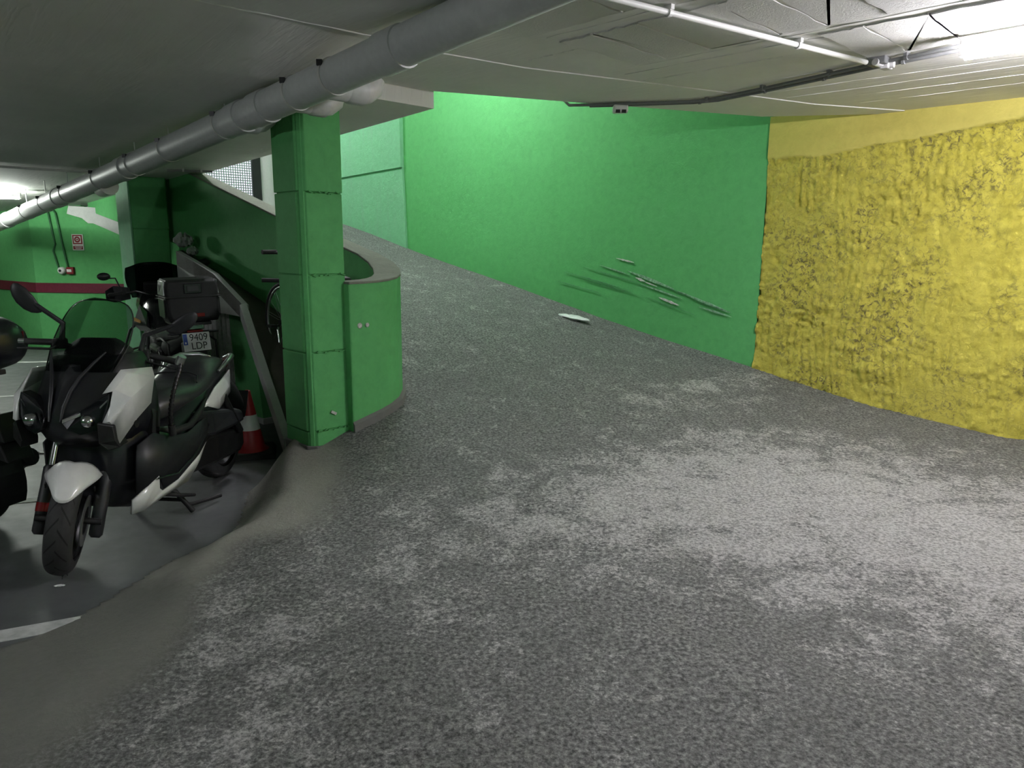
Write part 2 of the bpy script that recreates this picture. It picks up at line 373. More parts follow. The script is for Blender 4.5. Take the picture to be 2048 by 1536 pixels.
def build_ramp():
    us = np.concatenate([np.arange(-4, -1, .12), np.arange(-1, 5.2, .035), np.arange(5.2, 13.4, .07)])
    vs = np.concatenate([np.arange(-4, -.5, .12), np.arange(-.5, 4.2, .035), np.arange(4.2, 6.46, .055)])
    U, V = np.meshgrid(us, vs, indexing='ij'); Z = ramp_z(U, V)
    Z = np.where((U > 4.38) & (V < np.interp(U, [4.38, 4.40, 4.48, 4.56, 4.67, 4.81, 5.0], [2.9, 3.0, 3.14, 3.225, 3.295, 3.345, 3.36])) & ((V > 2.70) | (U > 4.62)), -0.06, Z)
    s = kerb_dist(U, V); w = 0.42+0.75*sstep(1.7, 0.2, V)+0.22*sstep(1.4, 1.9, V)
    cem = (1-sstep(0.75, 1.15, s/w+0.25*(fbm(U*6, V*6, 9)-.5)))*sstep(5.2, 4.7, U)
    nU, nV = U.shape
    verts = np.stack([(V-U)*S2, (U+V)*S2, Z], -1).reshape(-1, 3)
    idx = np.arange(nU*nV).reshape(nU, nV)
    q = np.stack([idx[:-1,:-1], idx[1:,:-1], idx[1:,1:], idx[:-1,1:]], -1)
    keep = (Z[:-1,:-1] > -.04) | (Z[1:,1:] > -.04) | (Z[1:,:-1] > -.04) | (Z[:-1,1:] > -.04)
    keep &= ~((U[:-1,:-1] > 8.7) & (np.minimum(np.minimum(Z[:-1,:-1], Z[1:,1:]), np.minimum(Z[1:,:-1], Z[:-1,1:])) < -.04))
    q = q[keep].reshape(-1, 4)
    used = np.unique(q); remap = -np.ones(nU*nV, int); remap[used] = np.arange(len(used))
    me = bpy.data.meshes.new('floor_ramp'); me.from_pydata(verts[used].tolist(), [], remap[q][:, ::-1].tolist())
    a = me.attributes.new('cement', 'FLOAT', 'POINT'); a.data.foreach_set('value', cem.reshape(-1)[used].astype(np.float32))
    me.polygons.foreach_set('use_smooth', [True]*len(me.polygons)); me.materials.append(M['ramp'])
    if me.polygons[0].normal.z < 0: me.flip_normals()
    o = bpy.data.objects.new('floor_ramp', me); COL.objects.link(o)
    return struct(o, 'rough grey asphalt ramp climbing beside the green wall')
build_ramp()
struct(obj('floor', MB().bbox(-4.5, 15.5, -9.2, 3.3, -0.15, 0.0).bbox(8.7, 13, 3.3, 4.6, -.15, 0), M['garage']), 'smooth grey garage floor under the motorbikes')

def line(name, pts, wid, label):
    (a, b) = [Vector((p[0], p[1], 0)) for p in pts]; d = (b-a).normalized(); n = Vector((-d.y, d.x, 0))*wid/2
    c = [a+n, b+n, b-n, a-n]
    o = obj(name, MB().hexa([(p.x, p.y, -0.002) for p in c], [(p.x, p.y, 0.003) for p in c]), M['line']); return tag(o, label, 'floor marking', 'white parking bay lines')
line('parking_line', ((-2.75, 2.62), (-1.86, 3.03)), 0.11, 'white bay line running under the front kerb edge at lower left')
line('parking_line', ((-4.2, 4.15), (-2.55, 4.75)), 0.085, 'white bay line behind the front tyre of the white scooter')
line('parking_line', ((-7.4, 6.9), (-4.5, 8.1)), 0.07, 'thin white bay line across the floor behind the dark scooter')
line('parking_line', ((-8.5, 9.55), (-6.2, 10.0)), 0.09, 'white bay line nearest the striped green wall')

# ------------------------------------------------------------------ ceilings
ZC = 2.72
def zleft(u): return 2.61-0.054*(u-4.2)
EDGE = [(4.20, 3.30), (3.75, 4.25), (2.98, 5.86), (2.22, 6.40)]
cm = MB()
VS = 2.62
cm.uprism([(-4.5, VS), (-4.5, 6.75), (2.22, 6.75)]+EDGE[::-1]+[(4.2, VS)], ZC, ZC+.32)
cm.uprism([(-4.5, -9.2), (-4.5, VS), (3.4, VS), (3.4, -9.2)], ZC, ZC+.32)
cm.uprism([(3.4, -9.2), (3.4, VS), (4.2, VS), (4.2, -9.2)], lambda a, b: ZC if a < 3.8 else 2.61, ZC+.32)
ceil = struct(obj('ceiling', cm, M['ceiling']), 'grey painted concrete ceiling over the foreground')
lm = MB(); lm.uprism([(4.2, -9.2), (4.2, 3.40), (15.5, 3.40), (15.5, -9.2)], lambda a, b: zleft(a), ZC+.32)
ceil2 = struct(obj('ceiling_left', lm, M['ceiling']), 'grey concrete soffit sloping down over the parked bikes')
# lip along the ramp opening and joint ridges
lip = [(3.34, 2.62), (3.22, 3.31), (2.97, 4.02), (2.72, 4.75), (2.45, 5.6), (2.05, 6.34)]
obj('soffit_strip', MB().uprism(lip+[(2.22, 6.36), (2.98, 5.84), (3.75, 4.23), (4.19, 3.29), (4.19, 2.62)], ZC-.006, ZC), M['ceiling'], ceil)
def ridge(name, p, q, r, par, z=ZC):
    n = 26; pts = []
    for k in range(n):
        t = k/(n-1); pts.append(B(p[0]+(q[0]-p[0])*t+random.uniform(-.006, .006), p[1]+(q[1]-p[1])*t+random.uniform(-.006, .006), z+.001+random.uniform(-.003, .001)))
    return obj(name, MB().tube(pts, [r*random.uniform(.5, 1.2) for _ in pts], 5), M['ceiling'], par)
ridge('joint_ridge', (3.53, .2), (3.28, 2.62), .005, ceil)
for (a, b) in (((2.9, 5.0), (0.4, 5.0)), ((2.5, 5.25), (-.5, 5.22)), ((2.0, 5.5), (-.5, 5.5)), ((2.2, 5.8), (0.0, 5.75)), ((2.7, 2.92), (0.5, 2.93)), ((2.7, 3.74), (0.6, 3.72)), ((2.9, 3.86), (1.2, 3.86)), ((2.4, 4.62), (1.2, 4.6)), ((2.95, 4.1), (2.0, 4.1)), ((3.1, 3.2), (2.7, 3.2))):
    ridge('joint_ridge', a, b, .0028, ceil)
for (v0, v1, ue) in ((2.33, 2.83, 2.76), (3.02, 3.67, 2.68), (3.80, 4.42, 1.66)):
    u = ue
    k = 0
    while u > -1.2:
        w = (0.22, 0.27, 0.40)[k % 3] if v0 > 3 else 0.62
        n = 7; poly = []
        def jit(a): return a+random.uniform(-.012, .012)
        u1, u0 = u, u-w+.012
        for t in range(n): poly.append((jit(u0+(u1-u0)*t/(n-1)), jit(v0)))
        for t in range(n): poly.append((jit(u1), jit(v0+(v1-v0)*t/(n-1))))
        for t in range(n): poly.append((jit(u1-(u1-u0)*t/(n-1)), jit(v1)))
        for t in range(n): poly.append((jit(u0), jit(v1-(v1-v0)*t/(n-1))))
        dz = random.uniform(.004, .010)
        obj('ceiling_block', MB().uprism(poly, ZC-dz, ZC+.002), M['ceiling_block'], ceil)
        u -= w; k += 1

# ------------------------------------------------------------------ walls
def rough_wall():
    us = np.concatenate([np.arange(-4.2, .6, .05), np.arange(.6, 3.16, .0125)]); zs = np.arange(0.05, 2.80, .0125)
    U, Z = np.meshgrid(us, zs, indexing='ij')
    zb = np.interp(U, [-4, 1.27, 1.9, 2.65, 3.15], [2.62, 2.575, 2.51, 2.425, 2.425])+.03*(fbm(U*4, Z*0, 3)-.5)
    flut = np.sin((U+0.03*np.sin(Z*5)+.02*fbm(U*3, Z*2, 8))*2*np.pi/0.062)
    d = 0.055*fbm(U*1.6, Z*1.6, 11, 5)+0.05*fbm(U*7, Z*6, 21, 4)+0.006*flut*sstep(.36, .52, fbm(U*2.2, Z*2.2, 31))+0.040*np.abs(fbm(U*16, Z*12, 41, 4)-.45)*2
    # crumbling hollows
    hol = sstep(.56, .70, fbm(U*1.5+3, Z*1.9, 51, 4)); d -= 0.10*hol*np.abs(fbm(U*20, Z*20, 61, 3)-.3)
    patch = sstep(.12, .0, np.maximum(np.abs(U-1.60)-.14, np.abs(Z-.42)-.14)); d = d*(1-patch)+.055*patch
    band = sstep(-.02, .02, Z-zb)
    d = d*(1-band)+(0.085)*band
    d -= 0.05*sstep(.10, .0, np.abs(U-1.02+.05*np.sin(Z*6)))*sstep(.9, .5, Z)
    V = 6.42-d
    nU, nZ = U.shape; idx = np.arange(nU*nZ).reshape(nU, nZ)
    q = np.stack([idx[:-1,:-1], idx[1:,:-1], idx[1:,1:], idx[:-1,1:]], -1).reshape(-1, 4)
    verts = np.stack([(V-U)*S2, (U+V)*S2, Z], -1).reshape(-1, 3)
    me = bpy.data.meshes.new('wall_right'); me.from_pydata(verts.tolist(), [], q.tolist())
    me.polygons.foreach_set('use_smooth', [True]*len(me.polygons)); me.materials.append(M['yellow']); me.materials.append(M['yellow_smooth'])
    mi = (band[:-1,:-1] > .5).astype(np.int32).reshape(-1); me.polygons.foreach_set('material_index', mi)
    o = bpy.data.objects.new('wall_right', me); COL.objects.link(o); return struct(o, 'rough yellow painted shotcrete wall')
rough_wall()
struct(obj('trim_1', MB().bbox(-4.5, 3.15, 6.46, 6.75, -.1, ZC), M['yellow_smooth']))
# green ramp wall, gently undulating
def green_wall():
    us = np.arange(3.15, 13.2, .07); zs = np.arange(-.05, 5.01, .07); U, Z = np.meshgrid(us, zs, indexing='ij')
    V = 6.36-.02*(fbm(U*.9, Z*.9, 7)-.47)-.006*fbm(U*6, Z*6, 77)
    nU, nZ = U.shape; idx = np.arange(nU*nZ).reshape(nU, nZ)
    q = np.stack([idx[:-1,:-1], idx[1:,:-1], idx[1:,1:], idx[:-1,1:]], -1).reshape(-1, 4)
    me = bpy.data.meshes.new('wall_back'); me.from_pydata(np.stack([(V-U)*S2, (U+V)*S2, Z], -1).reshape(-1, 3).tolist(), [], q.tolist())
    me.polygons.foreach_set('use_smooth', [True]*len(me.polygons)); me.materials.append(M['green'])
    o = bpy.data.objects.new('wall_back', me); COL.objects.link(o); return struct(o, 'tall bright green painted wall along the ramp')
gw = green_wall()
struct(obj('trim_2', MB().bbox(3.15, 13.2, 6.39, 6.75, -.1, 5.0), M['green']))
# worn section of the wall at the top of the ramp: upper panel proud of the lower one
obj('wall_panel', MB().hexa([B(8.53, 6.30, 2.70), B(8.53, 6.36, 2.70), B(12.0, 6.36, 2.56), B(12.0, 6.30, 2.56)], [B(8.55, 6.30, 5), B(8.55, 6.36, 5), B(12.0, 6.36, 5), B(12.0, 6.30, 5)]), M['green_worn'], gw)
obj('wall_panel', MB().hexa([B(8.45, 6.325, 1.3), B(8.45, 6.36, 1.3), B(12.0, 6.36, 1.3), B(12.0, 6.325, 1.3)], [B(8.53, 6.325, 2.70), B(8.53, 6.36, 2.70), B(12.0, 6.36, 2.56), B(12.0, 6.325, 2.56)]), M['green_worn'], gw)
# scrape marks left by cars: shallow bare-plaster gouges
def gouge(u0, z0, u1, z1, w, mat, name='scrape_mark'):
    n = 9; a = []; b = []
    for k in range(n):
        t = k/(n-1); u = u0+(u1-u0)*t; z = z0+(z1-z0)*t; ww = .7*w*math.sin(math.pi*(t*.9+.05))*random.uniform(.5, 1.1)
        a.append((u, z+ww/2)); b.append((u, z-ww/2))
    poly = a+b[::-1]
    obj(name, MB().hexa([B(p[0], 6.345, p[1]) for p in poly], [B(p[0], 6.338, p[1]) for p in poly]), mat, gw)
M['bare'] = plain('bare_plaster', (0.50, 0.50, 0.47), 0.8, grain=0.2, gscale=40)
M['scuff'] = plain('grey_green_scuff', (0.19, 0.36, 0.22), 0.7, grain=0.25, gscale=40)
M['scuff_dark'] = plain('dark_tyre_scuff', (0.055, 0.20, 0.085), 0.7, grain=0.25, gscale=40)
for g in ((4.78, 1.53, 4.55, 1.49, .03), (4.52, 1.335, 4.40, 1.30, .045), (4.40, 1.295, 4.25, 1.255, .02), (4.22, 1.145, 3.98, 1.08, .04)): gouge(*g, M['bare'])
for g in ((4.62, 1.40, 4.05, 1.24, .05), (4.45, 1.27, 3.95, 1.15, .035), (4.0, 1.22, 3.42, 1.05, .05), (5.0, 1.45, 4.6, 1.36, .02), (3.75, 1.08, 3.4, 1.01, .03)): gouge(*g, M['scuff'])
for g in ((5.5, 1.36, 4.6, 1.20, .012), (5.3, 1.30, 4.5, 1.16, .010), (5.2, 1.42, 4.3, 1.24, .008), (4.2, 1.27, 3.7, 1.13, .012), (3.8, 1.14, 3.4, 1.05, .016), (4.35, 1.13, 3.8, 1.0, .009), (5.6, 1.25, 5.0, 1.15, .010)): gouge(*g, M['scuff_dark'])
# upper walls of the ramp well and its roof (out of sight, they hold the daylight in)
struct(obj('wall_upper_left', MB().bbox(4.2, 13.2, 3.22, 3.40, 2.72, 5.0), M['green']))
ew = MB()
for (p, q) in zip(EDGE[:-1], EDGE[1:]): ew.uprism([p, q, (q[0]-.15, q[1]-.08), (p[0]-.15, p[1]-.08)], ZC+.3, 5.0)
struct(obj('wall_upper_front', ew, M['green']))
struct(obj('ceiling_upper', MB().bbox(2.0, 12.4, 3.2, 6.75, 5.0, 5.2), M['ceiling']))
# enclosing garage walls
struct(obj('wall_light_stop', MB().bbox(8.7, 13.4, 4.6, 4.7, -.1, 1.72).bbox(13.3, 13.4, 3.3, 6.7, -.1, 2.1).bbox(8.62, 8.70, 3.3, 6.4, -.1, 1.55), M['green']))  # unseen boxes added to stop light leaking from under the ramp
struct(obj('wall_left', MB().bbox(-4.5, 15.5, -9.4, -9.2, -.1, 2.9), M['green']))
struct(obj('wall_front', MB().bbox(-4.7, -4.5, -9.4, 6.75, -.1, 2.9), M['green']))
struct(obj('wall_end', MB().bbox(15.5, 15.7, -9.4, 3.4, -.1, 2.9), M['green']))
# far green wall with the maroon stripe
def vwall(name, pts, z0, z1, th, mat, label=None, parent=None):
    mb = MB()
    for (a, b) in zip(pts[:-1], pts[1:]):
        a = Vector((a[0], a[1], 0)); b = Vector((b[0], b[1], 0)); n = (b-a).normalized(); n = Vector((-n.y, n.x, 0))*th
        q = [a, b, b+n, a+n]; mb.hexa([(p.x, p.y, z0) for p in q], [(p.x, p.y, z1) for p in q])
    o = obj(name, mb, mat, parent)
    return o if parent else struct(o, label)
WF = [(-8.85, 12.15), (-7.25, 11.1), (-6.42, 11.05)]
wf = vwall('wall_far', WF, -.05, 2.75, .15, M['green'], 'green garage wall with a maroon stripe')
vwall('lower_wall', [(-6.42, 11.05), (-4.8, 10.95)], -.05, 1.98, .15, M['green'], parent=wf)
vwall('stripe', [(-8.86, 12.135), (-7.25, 11.085), (-5.86, 10.997)], .875, 1.02, .02, M['maroon'], parent=wf)
vwall('stripe', [(-5.855, 10.99), (-5.2, 10.95)], .86, .95, .02, M['maroon'], parent=wf)
vwall('trim_3', [(-11.5, 12.2), (-8.9, 12.14)], -.05, 2.75, .15, M['yellow_smooth'])
tag(obj('wall_pipe', MB().tube([(-8.78, 11.98, 0), (-8.78, 11.98, 2.2)], .03, 10), M['dark_metal'], smooth=40), 'thin dark vertical pipe at the left corner of the green wall', 'pipe')

# ------------------------------------------------------------------ parapet of the ramp
OUT = [(4.30, 2.72), (4.305, 2.85), (4.32, 2.97), (4.355, 3.09), (4.41, 3.20), (4.50, 3.30), (4.62, 3.38), (4.78, 3.435), (5.0, 3.45), (5.6, 3.45), (6.4, 3.45), (8.6, 3.45), (8.7, 3.45), (12.0, 3.45)]
INN = [(4.47, 2.72), (4.475, 2.85), (4.485, 2.93), (4.51, 3.01), (4.55, 3.08), (4.62, 3.15), (4.72, 3.21), (4.85, 3.255), (5.02, 3.27), (5.6, 3.27), (6.4, 3.27), (8.6, 3.27), (8.7, 3.27), (12.0, 3.27)]
def ztop(u): return float(np.interp(u, [4.3, 4.5, 4.85, 5.2, 5.48, 6.65, 8.0, 12], [1.405, 1.44, 1.54, 1.635, 1.69, 1.975, 2.35, 3.2]))
pm = MB(); n = len(OUT)
ring = [[B(*OUT[k], -.1), B(*OUT[k], ztop(OUT[k][0])), B(*INN[k], ztop(OUT[k][0])), B(*INN[k], -.1)] for k in range(n)]
for r_, zb_ in zip(ring[-2:], (1.62, 2.08)): r_[0] = (r_[0][0], r_[0][1], zb_); r_[3] = (r_[3][0], r_[3][1], zb_)
pm.loft(ring, True, True)
par = struct(obj('wall_parapet', pm, M['green_smooth'], bevel=.012), 'curved green parapet wall on the inner side of the ramp')
cap = MB(); cap.loft([[B(OUT[k][0]-.003, OUT[k][1]+.003, ztop(OUT[k][0])-.004), B(OUT[k][0]-.003, OUT[k][1]+.003, ztop(OUT[k][0])+.014), B(INN[k][0]+.003, INN[k][1]-.003, ztop(OUT[k][0])+.014), B(INN[k][0]+.003, INN[k][1]-.003, ztop(OUT[k][0])-.004)] for k in range(n)])
M['coping'] = paint_wall('mossy_cement_coping', (0.19, 0.20, 0.165), (0.11, 0.13, 0.09), 0.6, 0.8, rough=0.85)
obj('coping', cap, M['coping'], par, bevel=.006)
sk = MB(); sk.loft([[B(OUT[k][0]-.022, OUT[k][1]+.018*(k > 3), -.05), B(OUT[k][0]-.020, OUT[k][1]+.016*(k > 3), float(ramp_z(OUT[k][0]-.05, OUT[k][1]+.02))+.05), B(OUT[k][0], OUT[k][1], float(ramp_z(OUT[k][0]-.05, OUT[k][1]+.02))+.07), B(OUT[k][0], OUT[k][1], -.05)] for k in range(9)])
obj('skirting', sk, M['cement'], par)
for (v, r) in ((2.80, .020), (2.862, .016)):
    obj('filled_hole', MB().lathe([(0.0001, 0), (r, 0), (r*.8, -.004)], 14, (0, 0, 0), 'x'), M['bare'], par).matrix_world = Matrix.Translation(B(4.2995, v, 1.115)) @ Matrix.Rotation(math.radians(135), 4, 'Z')

# sloping concrete fill between pillar and parapet
SL = [((4.72, 2.60, .20), (4.72, 3.27, .26)), ((5.10, 2.63, .16), (5.10, 3.27, .42)), ((5.65, 2.74, .63), (5.65, 3.27, .72)), ((6.21, 2.85, 1.12), (6.36, 3.27, 1.02)), ((6.80, 2.85, 1.375), (6.95, 3.27, 1.17)), ((7.30, 2.87, 1.48), (7.6, 3.27, 1.33)), ((7.80, 2.90, 1.567), (8.6, 3.27, 1.57))]
sm = MB(); sm.loft([[B(*l), B(*r), B(r[0], r[1], r[2]-.14), B(l[0], l[1], l[2]-.14)] for l, r in SL])
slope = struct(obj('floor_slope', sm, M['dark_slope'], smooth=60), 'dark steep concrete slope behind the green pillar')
st = MB(); st.loft([[B(a, v-.035, z+.015), B(a, v+.03, z+.03), B(a, v+.03, z-.10), B(a, v-.035, z-.12)] for (a, v, z) in (SL[1][0], SL[2][0], SL[3][0])])
tag(obj('ramp_kerb', st, M['plaster'], bevel=.006), 'pale grey sloping kerb edging the dark concrete slope', 'kerb')
sw = MB(); q = [SL[3][0], SL[4][0], SL[5][0], SL[6][0]]
sw.loft([[B(a, v, z+.004), B(a, v+.05, z+.004), B(a, v+.05, 1.02), B(a, v, 1.02)] for (a, v, z) in q])
tag(obj('side_wall', sw, M['plaster']), 'pale grey plaster side wall of the dark slope behind the top case', 'wall')
gs = MB(); gs.hexa([B(6.30, 3.02, -.02), B(6.30, 3.14, -.02), B(6.72, 3.10, -.02), B(6.72, 2.98, -.02)], [B(6.32, 2.96, 1.0), B(6.32, 3.1, 1.0), B(6.72, 3.06, 1.16), B(6.72, 2.93, 1.16)])
gsw = tag(obj('support_wall', gs, M['green_smooth']), 'narrow green support wall under the sloping grey kerb', 'wall')
obj('footing', MB().bbox(6.27, 6.40, 3.0, 3.15, 0, .055), M['plaster'], gsw, bevel=.004)
M['slat'] = plain('grey_painted_slat', (0.78, 0.78, 0.77), 0.5)
gate = empty('slatted_gate', 'gate of pale grey vertical slats beside the narrow green support wall', 'gate', B(7.0, 2.95, 0))
for k in range(7):
    u = 6.78+.105*k; p = Vector(B(u, 2.96, 0))-Vector(B(7.0, 2.95, 0))
    obj('slat', MB().box((p.x, p.y, .54), (.068, .018, 1.04), Matrix.Rotation(math.radians(135), 3, 'Z')), M['slat'], gate)
for z in (.12, .98):
    a = Vector(B(6.74, 2.985, z))-Vector(B(7.0, 2.95, 0)); b = Vector(B(7.45, 2.985, z))-Vector(B(7.0, 2.95, 0))
    obj('rail', MB().tube([a, b], .014, 8), M['plaster'], gate)

# ------------------------------------------------------------------ pillars
def pillar_sections(root, u0, u1, v0, v1, zs, ch, mat):
    O = Vector(root.location)
    for k in range(len(zs)-1):
        j = lambda s=.004: random.uniform(-s, s)
        a0, a1, b0, b1 = u0+j(), u1+j(), v0+j(), v1+j()
        poly = [(a0, b0+ch), (a0, b1-.012), (a0+.012, b1), (a1, b1), (a1, b0), (a0+ch, b0)]
        m = MB(); m.hexa([tuple(Vector(B(*p, zs[k]+.004))-O) for p in poly], [tuple(Vector(B(*p, zs[k+1]-.004))-O) for p in poly])
        obj('pillar_section', m, mat, root, bevel=.005)
    core = [(u0+.012, v0+.03), (u0+.012, v1-.012), (u1-.012, v1-.012), (u1-.012, v0+.012), (u0+.03, v0+.012)]
    m = MB(); m.hexa([tuple(Vector(B(*p, zs[0]))-O) for p in core], [tuple(Vector(B(*p, zs[-1]))-O) for p in core]); obj('pillar_core', m, mat, root)
P1 = empty('pillar', 'square green painted concrete pillar in the middle at the foot of the ramp', 'pillar', B(4.53, 2.58, .2))
pillar_sections(P1, 4.36, 4.70, 2.42, 2.74, [.29, .40, .948, 1.468, 2.002, 2.60], .05, M['green_smooth'])
O1 = Vector(P1.location)
base = [(4.352, 2.41+.05), (4.352, 2.745), (4.71, 2.745), (4.71, 2.41), (4.352+.05, 2.41)]
obj('cement_base', MB().hexa([tuple(Vector(B(*p, -.05))-O1) for p in base], [tuple(Vector(B(*p, .30))-O1) for p in base]), M['cement'], P1, bevel=.006)
obj('paint_chip', MB().box(tuple(Vector(B(4.353, 2.60, .517))-O1), (.045, .006, .018), Matrix.Rotation(math.radians(45), 3, 'Z') @ Matrix.Rotation(math.radians(30), 3, 'Y')), M['bare'], P1)
for z in (.40, .948, 1.468, 2.002):      # lumpy casting seams
    for k in range(9):
        v = 2.48+.25*random.random(); s = random.uniform(.010, .03)
        obj('casting_seam', MB().box(tuple(Vector(B(4.356, v, z+random.uniform(-.008, .008)))-O1), (s, .012, s*.28), Matrix.Rotation(math.radians(45), 3, 'Z') @ Matrix.Rotation(random.uniform(-.5, .5), 3, 'Y')), M['green_smooth'], P1)
P2 = empty('pillar', 'dark green pillar with pale plaster edge behind the black top case', 'pillar', B(8.95, 3.0, 0))
pillar_sections(P2, 8.75, 9.15, 2.80, 3.20, [0, .9, 1.8, 2.37], .02, M['green_smooth'])
O2 = Vector(P2.location)
obj('plaster_edge', MB().hexa([tuple(Vector(B(a, b, .2))-O2) for a, b in ((8.745, 2.79), (9.155, 2.79), (9.155, 2.805), (8.745, 2.805))], [tuple(Vector(B(a, b, 2.38))-O2) for a, b in ((8.745, 2.79), (9.155, 2.79), (9.155, 2.805), (8.745, 2.805))]), M['green_worn'], P2)

# concrete stair soffit at the far wall
sp = [(-6.30, 2.15), (-6.34, 2.03), (-6.13, 1.97), (-6.05, 1.90), (-5.98, 1.90), (-5.70, 1.78), (-5.3, 1.6), (-5.3, 2.08), (-6.30, 2.14)]
tag(obj('stair_soffit', MB().hexa([(x, 10.55, z) for x, z in sp], [(x, 10.93, z) for x, z in sp]), M['plaster']), 'pale jagged concrete stair underside at top of the striped green wall', 'stair')

# ------------------------------------------------------------------ gate with wire mesh at top of ramp
mg = empty('mesh_gate', 'wire mesh gate letting daylight in at the top of the ramp', 'gate', B(12.1, 5, 2.1))
OG = Vector(mg.location)
fr = MB()
for v in (3.55, 5.92): fr.bbox(12.06, 12.14, v-.07, v+.07, 2.0, 4.6)
for z in (2.1, 4.55): fr.bbox(12.06, 12.14, 3.5, 5.95, z-.05, z+.05)
fr.v = [tuple(Vector(p)-OG) for p in fr.v]; obj('gate_frame', fr, M['black_matt'], mg)
wm = MB()
for k in range(58): v = 3.6+k*.04; wm.bbox(12.09, 12.10, v-.006, v+.006, 2.12, 4.5)
for k in range(60): z = 2.14+k*.04; wm.bbox(12.10, 12.11, 3.6, 5.87, z-.006, z+.006)
wm.v = [tuple(Vector(p)-OG) for p in wm.v]; o = obj('wire_mesh', wm, M['alu'], mg); o['kind'] = 'stuff'
struct(obj('wall_exit', MB().bbox(12.15, 12.35, 5.98, 6.75, 1.8, 5.0), M['white_plastic']))
tag(obj('green_panel', MB().bbox(11.7, 11.74, 6.10, 6.29, 2.36, 3.4), M['green']), 'green panel standing beside the bright gate opening', 'panel')

# ------------------------------------------------------------------ drain pipe
def zp(u): return 2.622-0.0775*(u-2.6)
PV = 2.21
pipe = empty('drain_pipe', 'large grey drain pipe running diagonally under the ceiling', 'pipe', B(2.6, PV, 2.6))
OP = Vector(pipe.location)
def prel(u, v=PV, dz=0): return tuple(Vector(B(u, v, zp(u)+dz))-OP)
us = [0.2, 3.0, 4.35, 6.9, 9.1, 12.6]
for a, b in zip(us[:-1], us[1:]): obj('pipe_length', MB().tube([prel(a+.01), prel(b)], .093, 28), M['pvc'], pipe, smooth=40)
for u in (2.95, 4.30, 4.62, 6.85, 9.05, 11.6): obj('pipe_socket', MB().tube([prel(u-.012), prel(u-.01), prel(u+.16), prel(u+.162)], [.093, .101, .101, .093], 28), M['pvc'], pipe, smooth=40)
for u in (3.55, 3.95, 4.9, 5.9, 6.65, 7.6, 8.7, 9.6, 10.5):
    obj('pipe_clamp', MB().tube([prel(u), prel(u+.022)], .0985, 28), M['pvc_end'], pipe, smooth=40)
    zc = (ZC if u < 3.4 else (2.61+(3.8-min(u, 4.2))*.1 if u < 4.2 else zleft(u)))
    q = Vector(B(u+.01, PV, 0))-OP; z0 = zp(u)+.09-OP.z; z1 = zc-OP.z
    if z1 > z0: obj('hanger_rod', MB().tube([(q.x, q.y, z0), (q.x, q.y, z1+.01)], .005, 6), M['steel'], pipe)
    q2 = Vector(prel(u+.01, PV-.085, .055)); obj('clamp_bolt', MB().box(q2, (.03, .02, .03)), M['dark_metal'], pipe)
# branch tee and open ends
def branch(u0, length, r):
    o = Vector(prel(u0)); d = Vector(B(0, 1, 0))
    P = lambda t, h=0: tuple(o+d*t+Vector((0, 0, h)))
    br = obj('branch_pipe', MB().tube([P(0), P(length)], r, 22), M['pvc'], pipe, smooth=40)
    obj('branch_socket', MB().tube([P(length-.10), P(length-.08), P(length+.01)], [r, r*1.1, r*1.1], 22), M['pvc'], br, smooth=40)
    obj('end_elbow', MB().tube([P(length), P(length+.03, .005), P(length+.07, .03), P(length+.085, .075)], [r, r, r*.97, r*.9], 22), M['pvc_end'], br, smooth=60)
branch(3.72, .27, .075)
branch(4.10, .25, .07)
branch(4.66, .085, .088)
o_ = Vector(prel(7.7)); obj('capped_fitting', MB().tube([tuple(o_+Vector(B(-.14, .05, -.055))), tuple(o_+Vector(B(.12, .06, -.065))), tuple(o_+Vector(B(.17, .06, -.065)))], [.08, .08, .055], 24), M['pvc_end'], pipe, smooth=40)

# ------------------------------------------------------------------ conduits, junction boxes and lamps on the ceiling
def conduit(name, label, pts, r, mat, clips=(), group=None, clipmat='conduit', up=(0, 0, 1)):
    e = empty(name, label, 'conduit', pts[0], group=group); O = Vector(pts[0])
    obj('tube', MB().tube([tuple(Vector(p)-O) for p in pts], r, 12), mat, e, smooth=50)
    for t in clips:
        L = [0]
        for a, b in zip(pts[:-1], pts[1:]): L.append(L[-1]+(Vector(b)-Vector(a)).length)
        d = t*L[-1]
        for k in range(len(pts)-1):
            if L[k] <= d <= L[k+1]:
                a, b = Vector(pts[k]), Vector(pts[k+1]); dr = (b-a).normalized(); p = a+dr*(d-L[k])-O
                m = MB().tube([tuple(p-dr*.009), tuple(p+dr*.009)], r*1.45, 12); q = p+Vector(up)*r*1.6
                ang = math.atan2(dr.y, dr.x); m.box(tuple(q), (.02, r*3.4, r*1.8), Matrix.Rotation(ang, 3, 'Z')); obj('clip', m, M[clipmat], e); break
    return e
zc_ = ZC-.022
conduit('ceiling_conduit', 'white conduit crossing the ceiling towards the junction box', [B(2.25, 1.4, ZC-.03), B(1.66, 4.42, ZC-.03)], .0135, M['white_plastic'], (.50, .80), clipmat='white_plastic')
conduit('ceiling_conduit', 'grey ceiling conduit nearer the lamp, following the ramp opening', [B(1.2, 4.42, zc_), B(1.62, 4.52, zc_), B(2.45, 4.74, zc_), B(2.86, 4.83, zc_), B(3.02, 4.80, zc_), B(3.62, 4.42, zc_), B(3.75, 4.33, zc_), B(3.80, 4.33, zc_+.04)], .0105, M['conduit_dark'], (.1, .27, .45, .62), clipmat='conduit_dark')
conduit('ceiling_conduit', 'grey ceiling conduit nearer the yellow wall, beside its twin', [B(1.15, 4.50, zc_), B(1.62, 4.60, zc_), B(2.45, 4.82, zc_), B(2.84, 4.90, zc_), B(3.02, 4.86, zc_), B(3.66, 4.46, zc_)], .0105, M['conduit_dark'], (.14, .33, .5, .7), clipmat='conduit_dark')
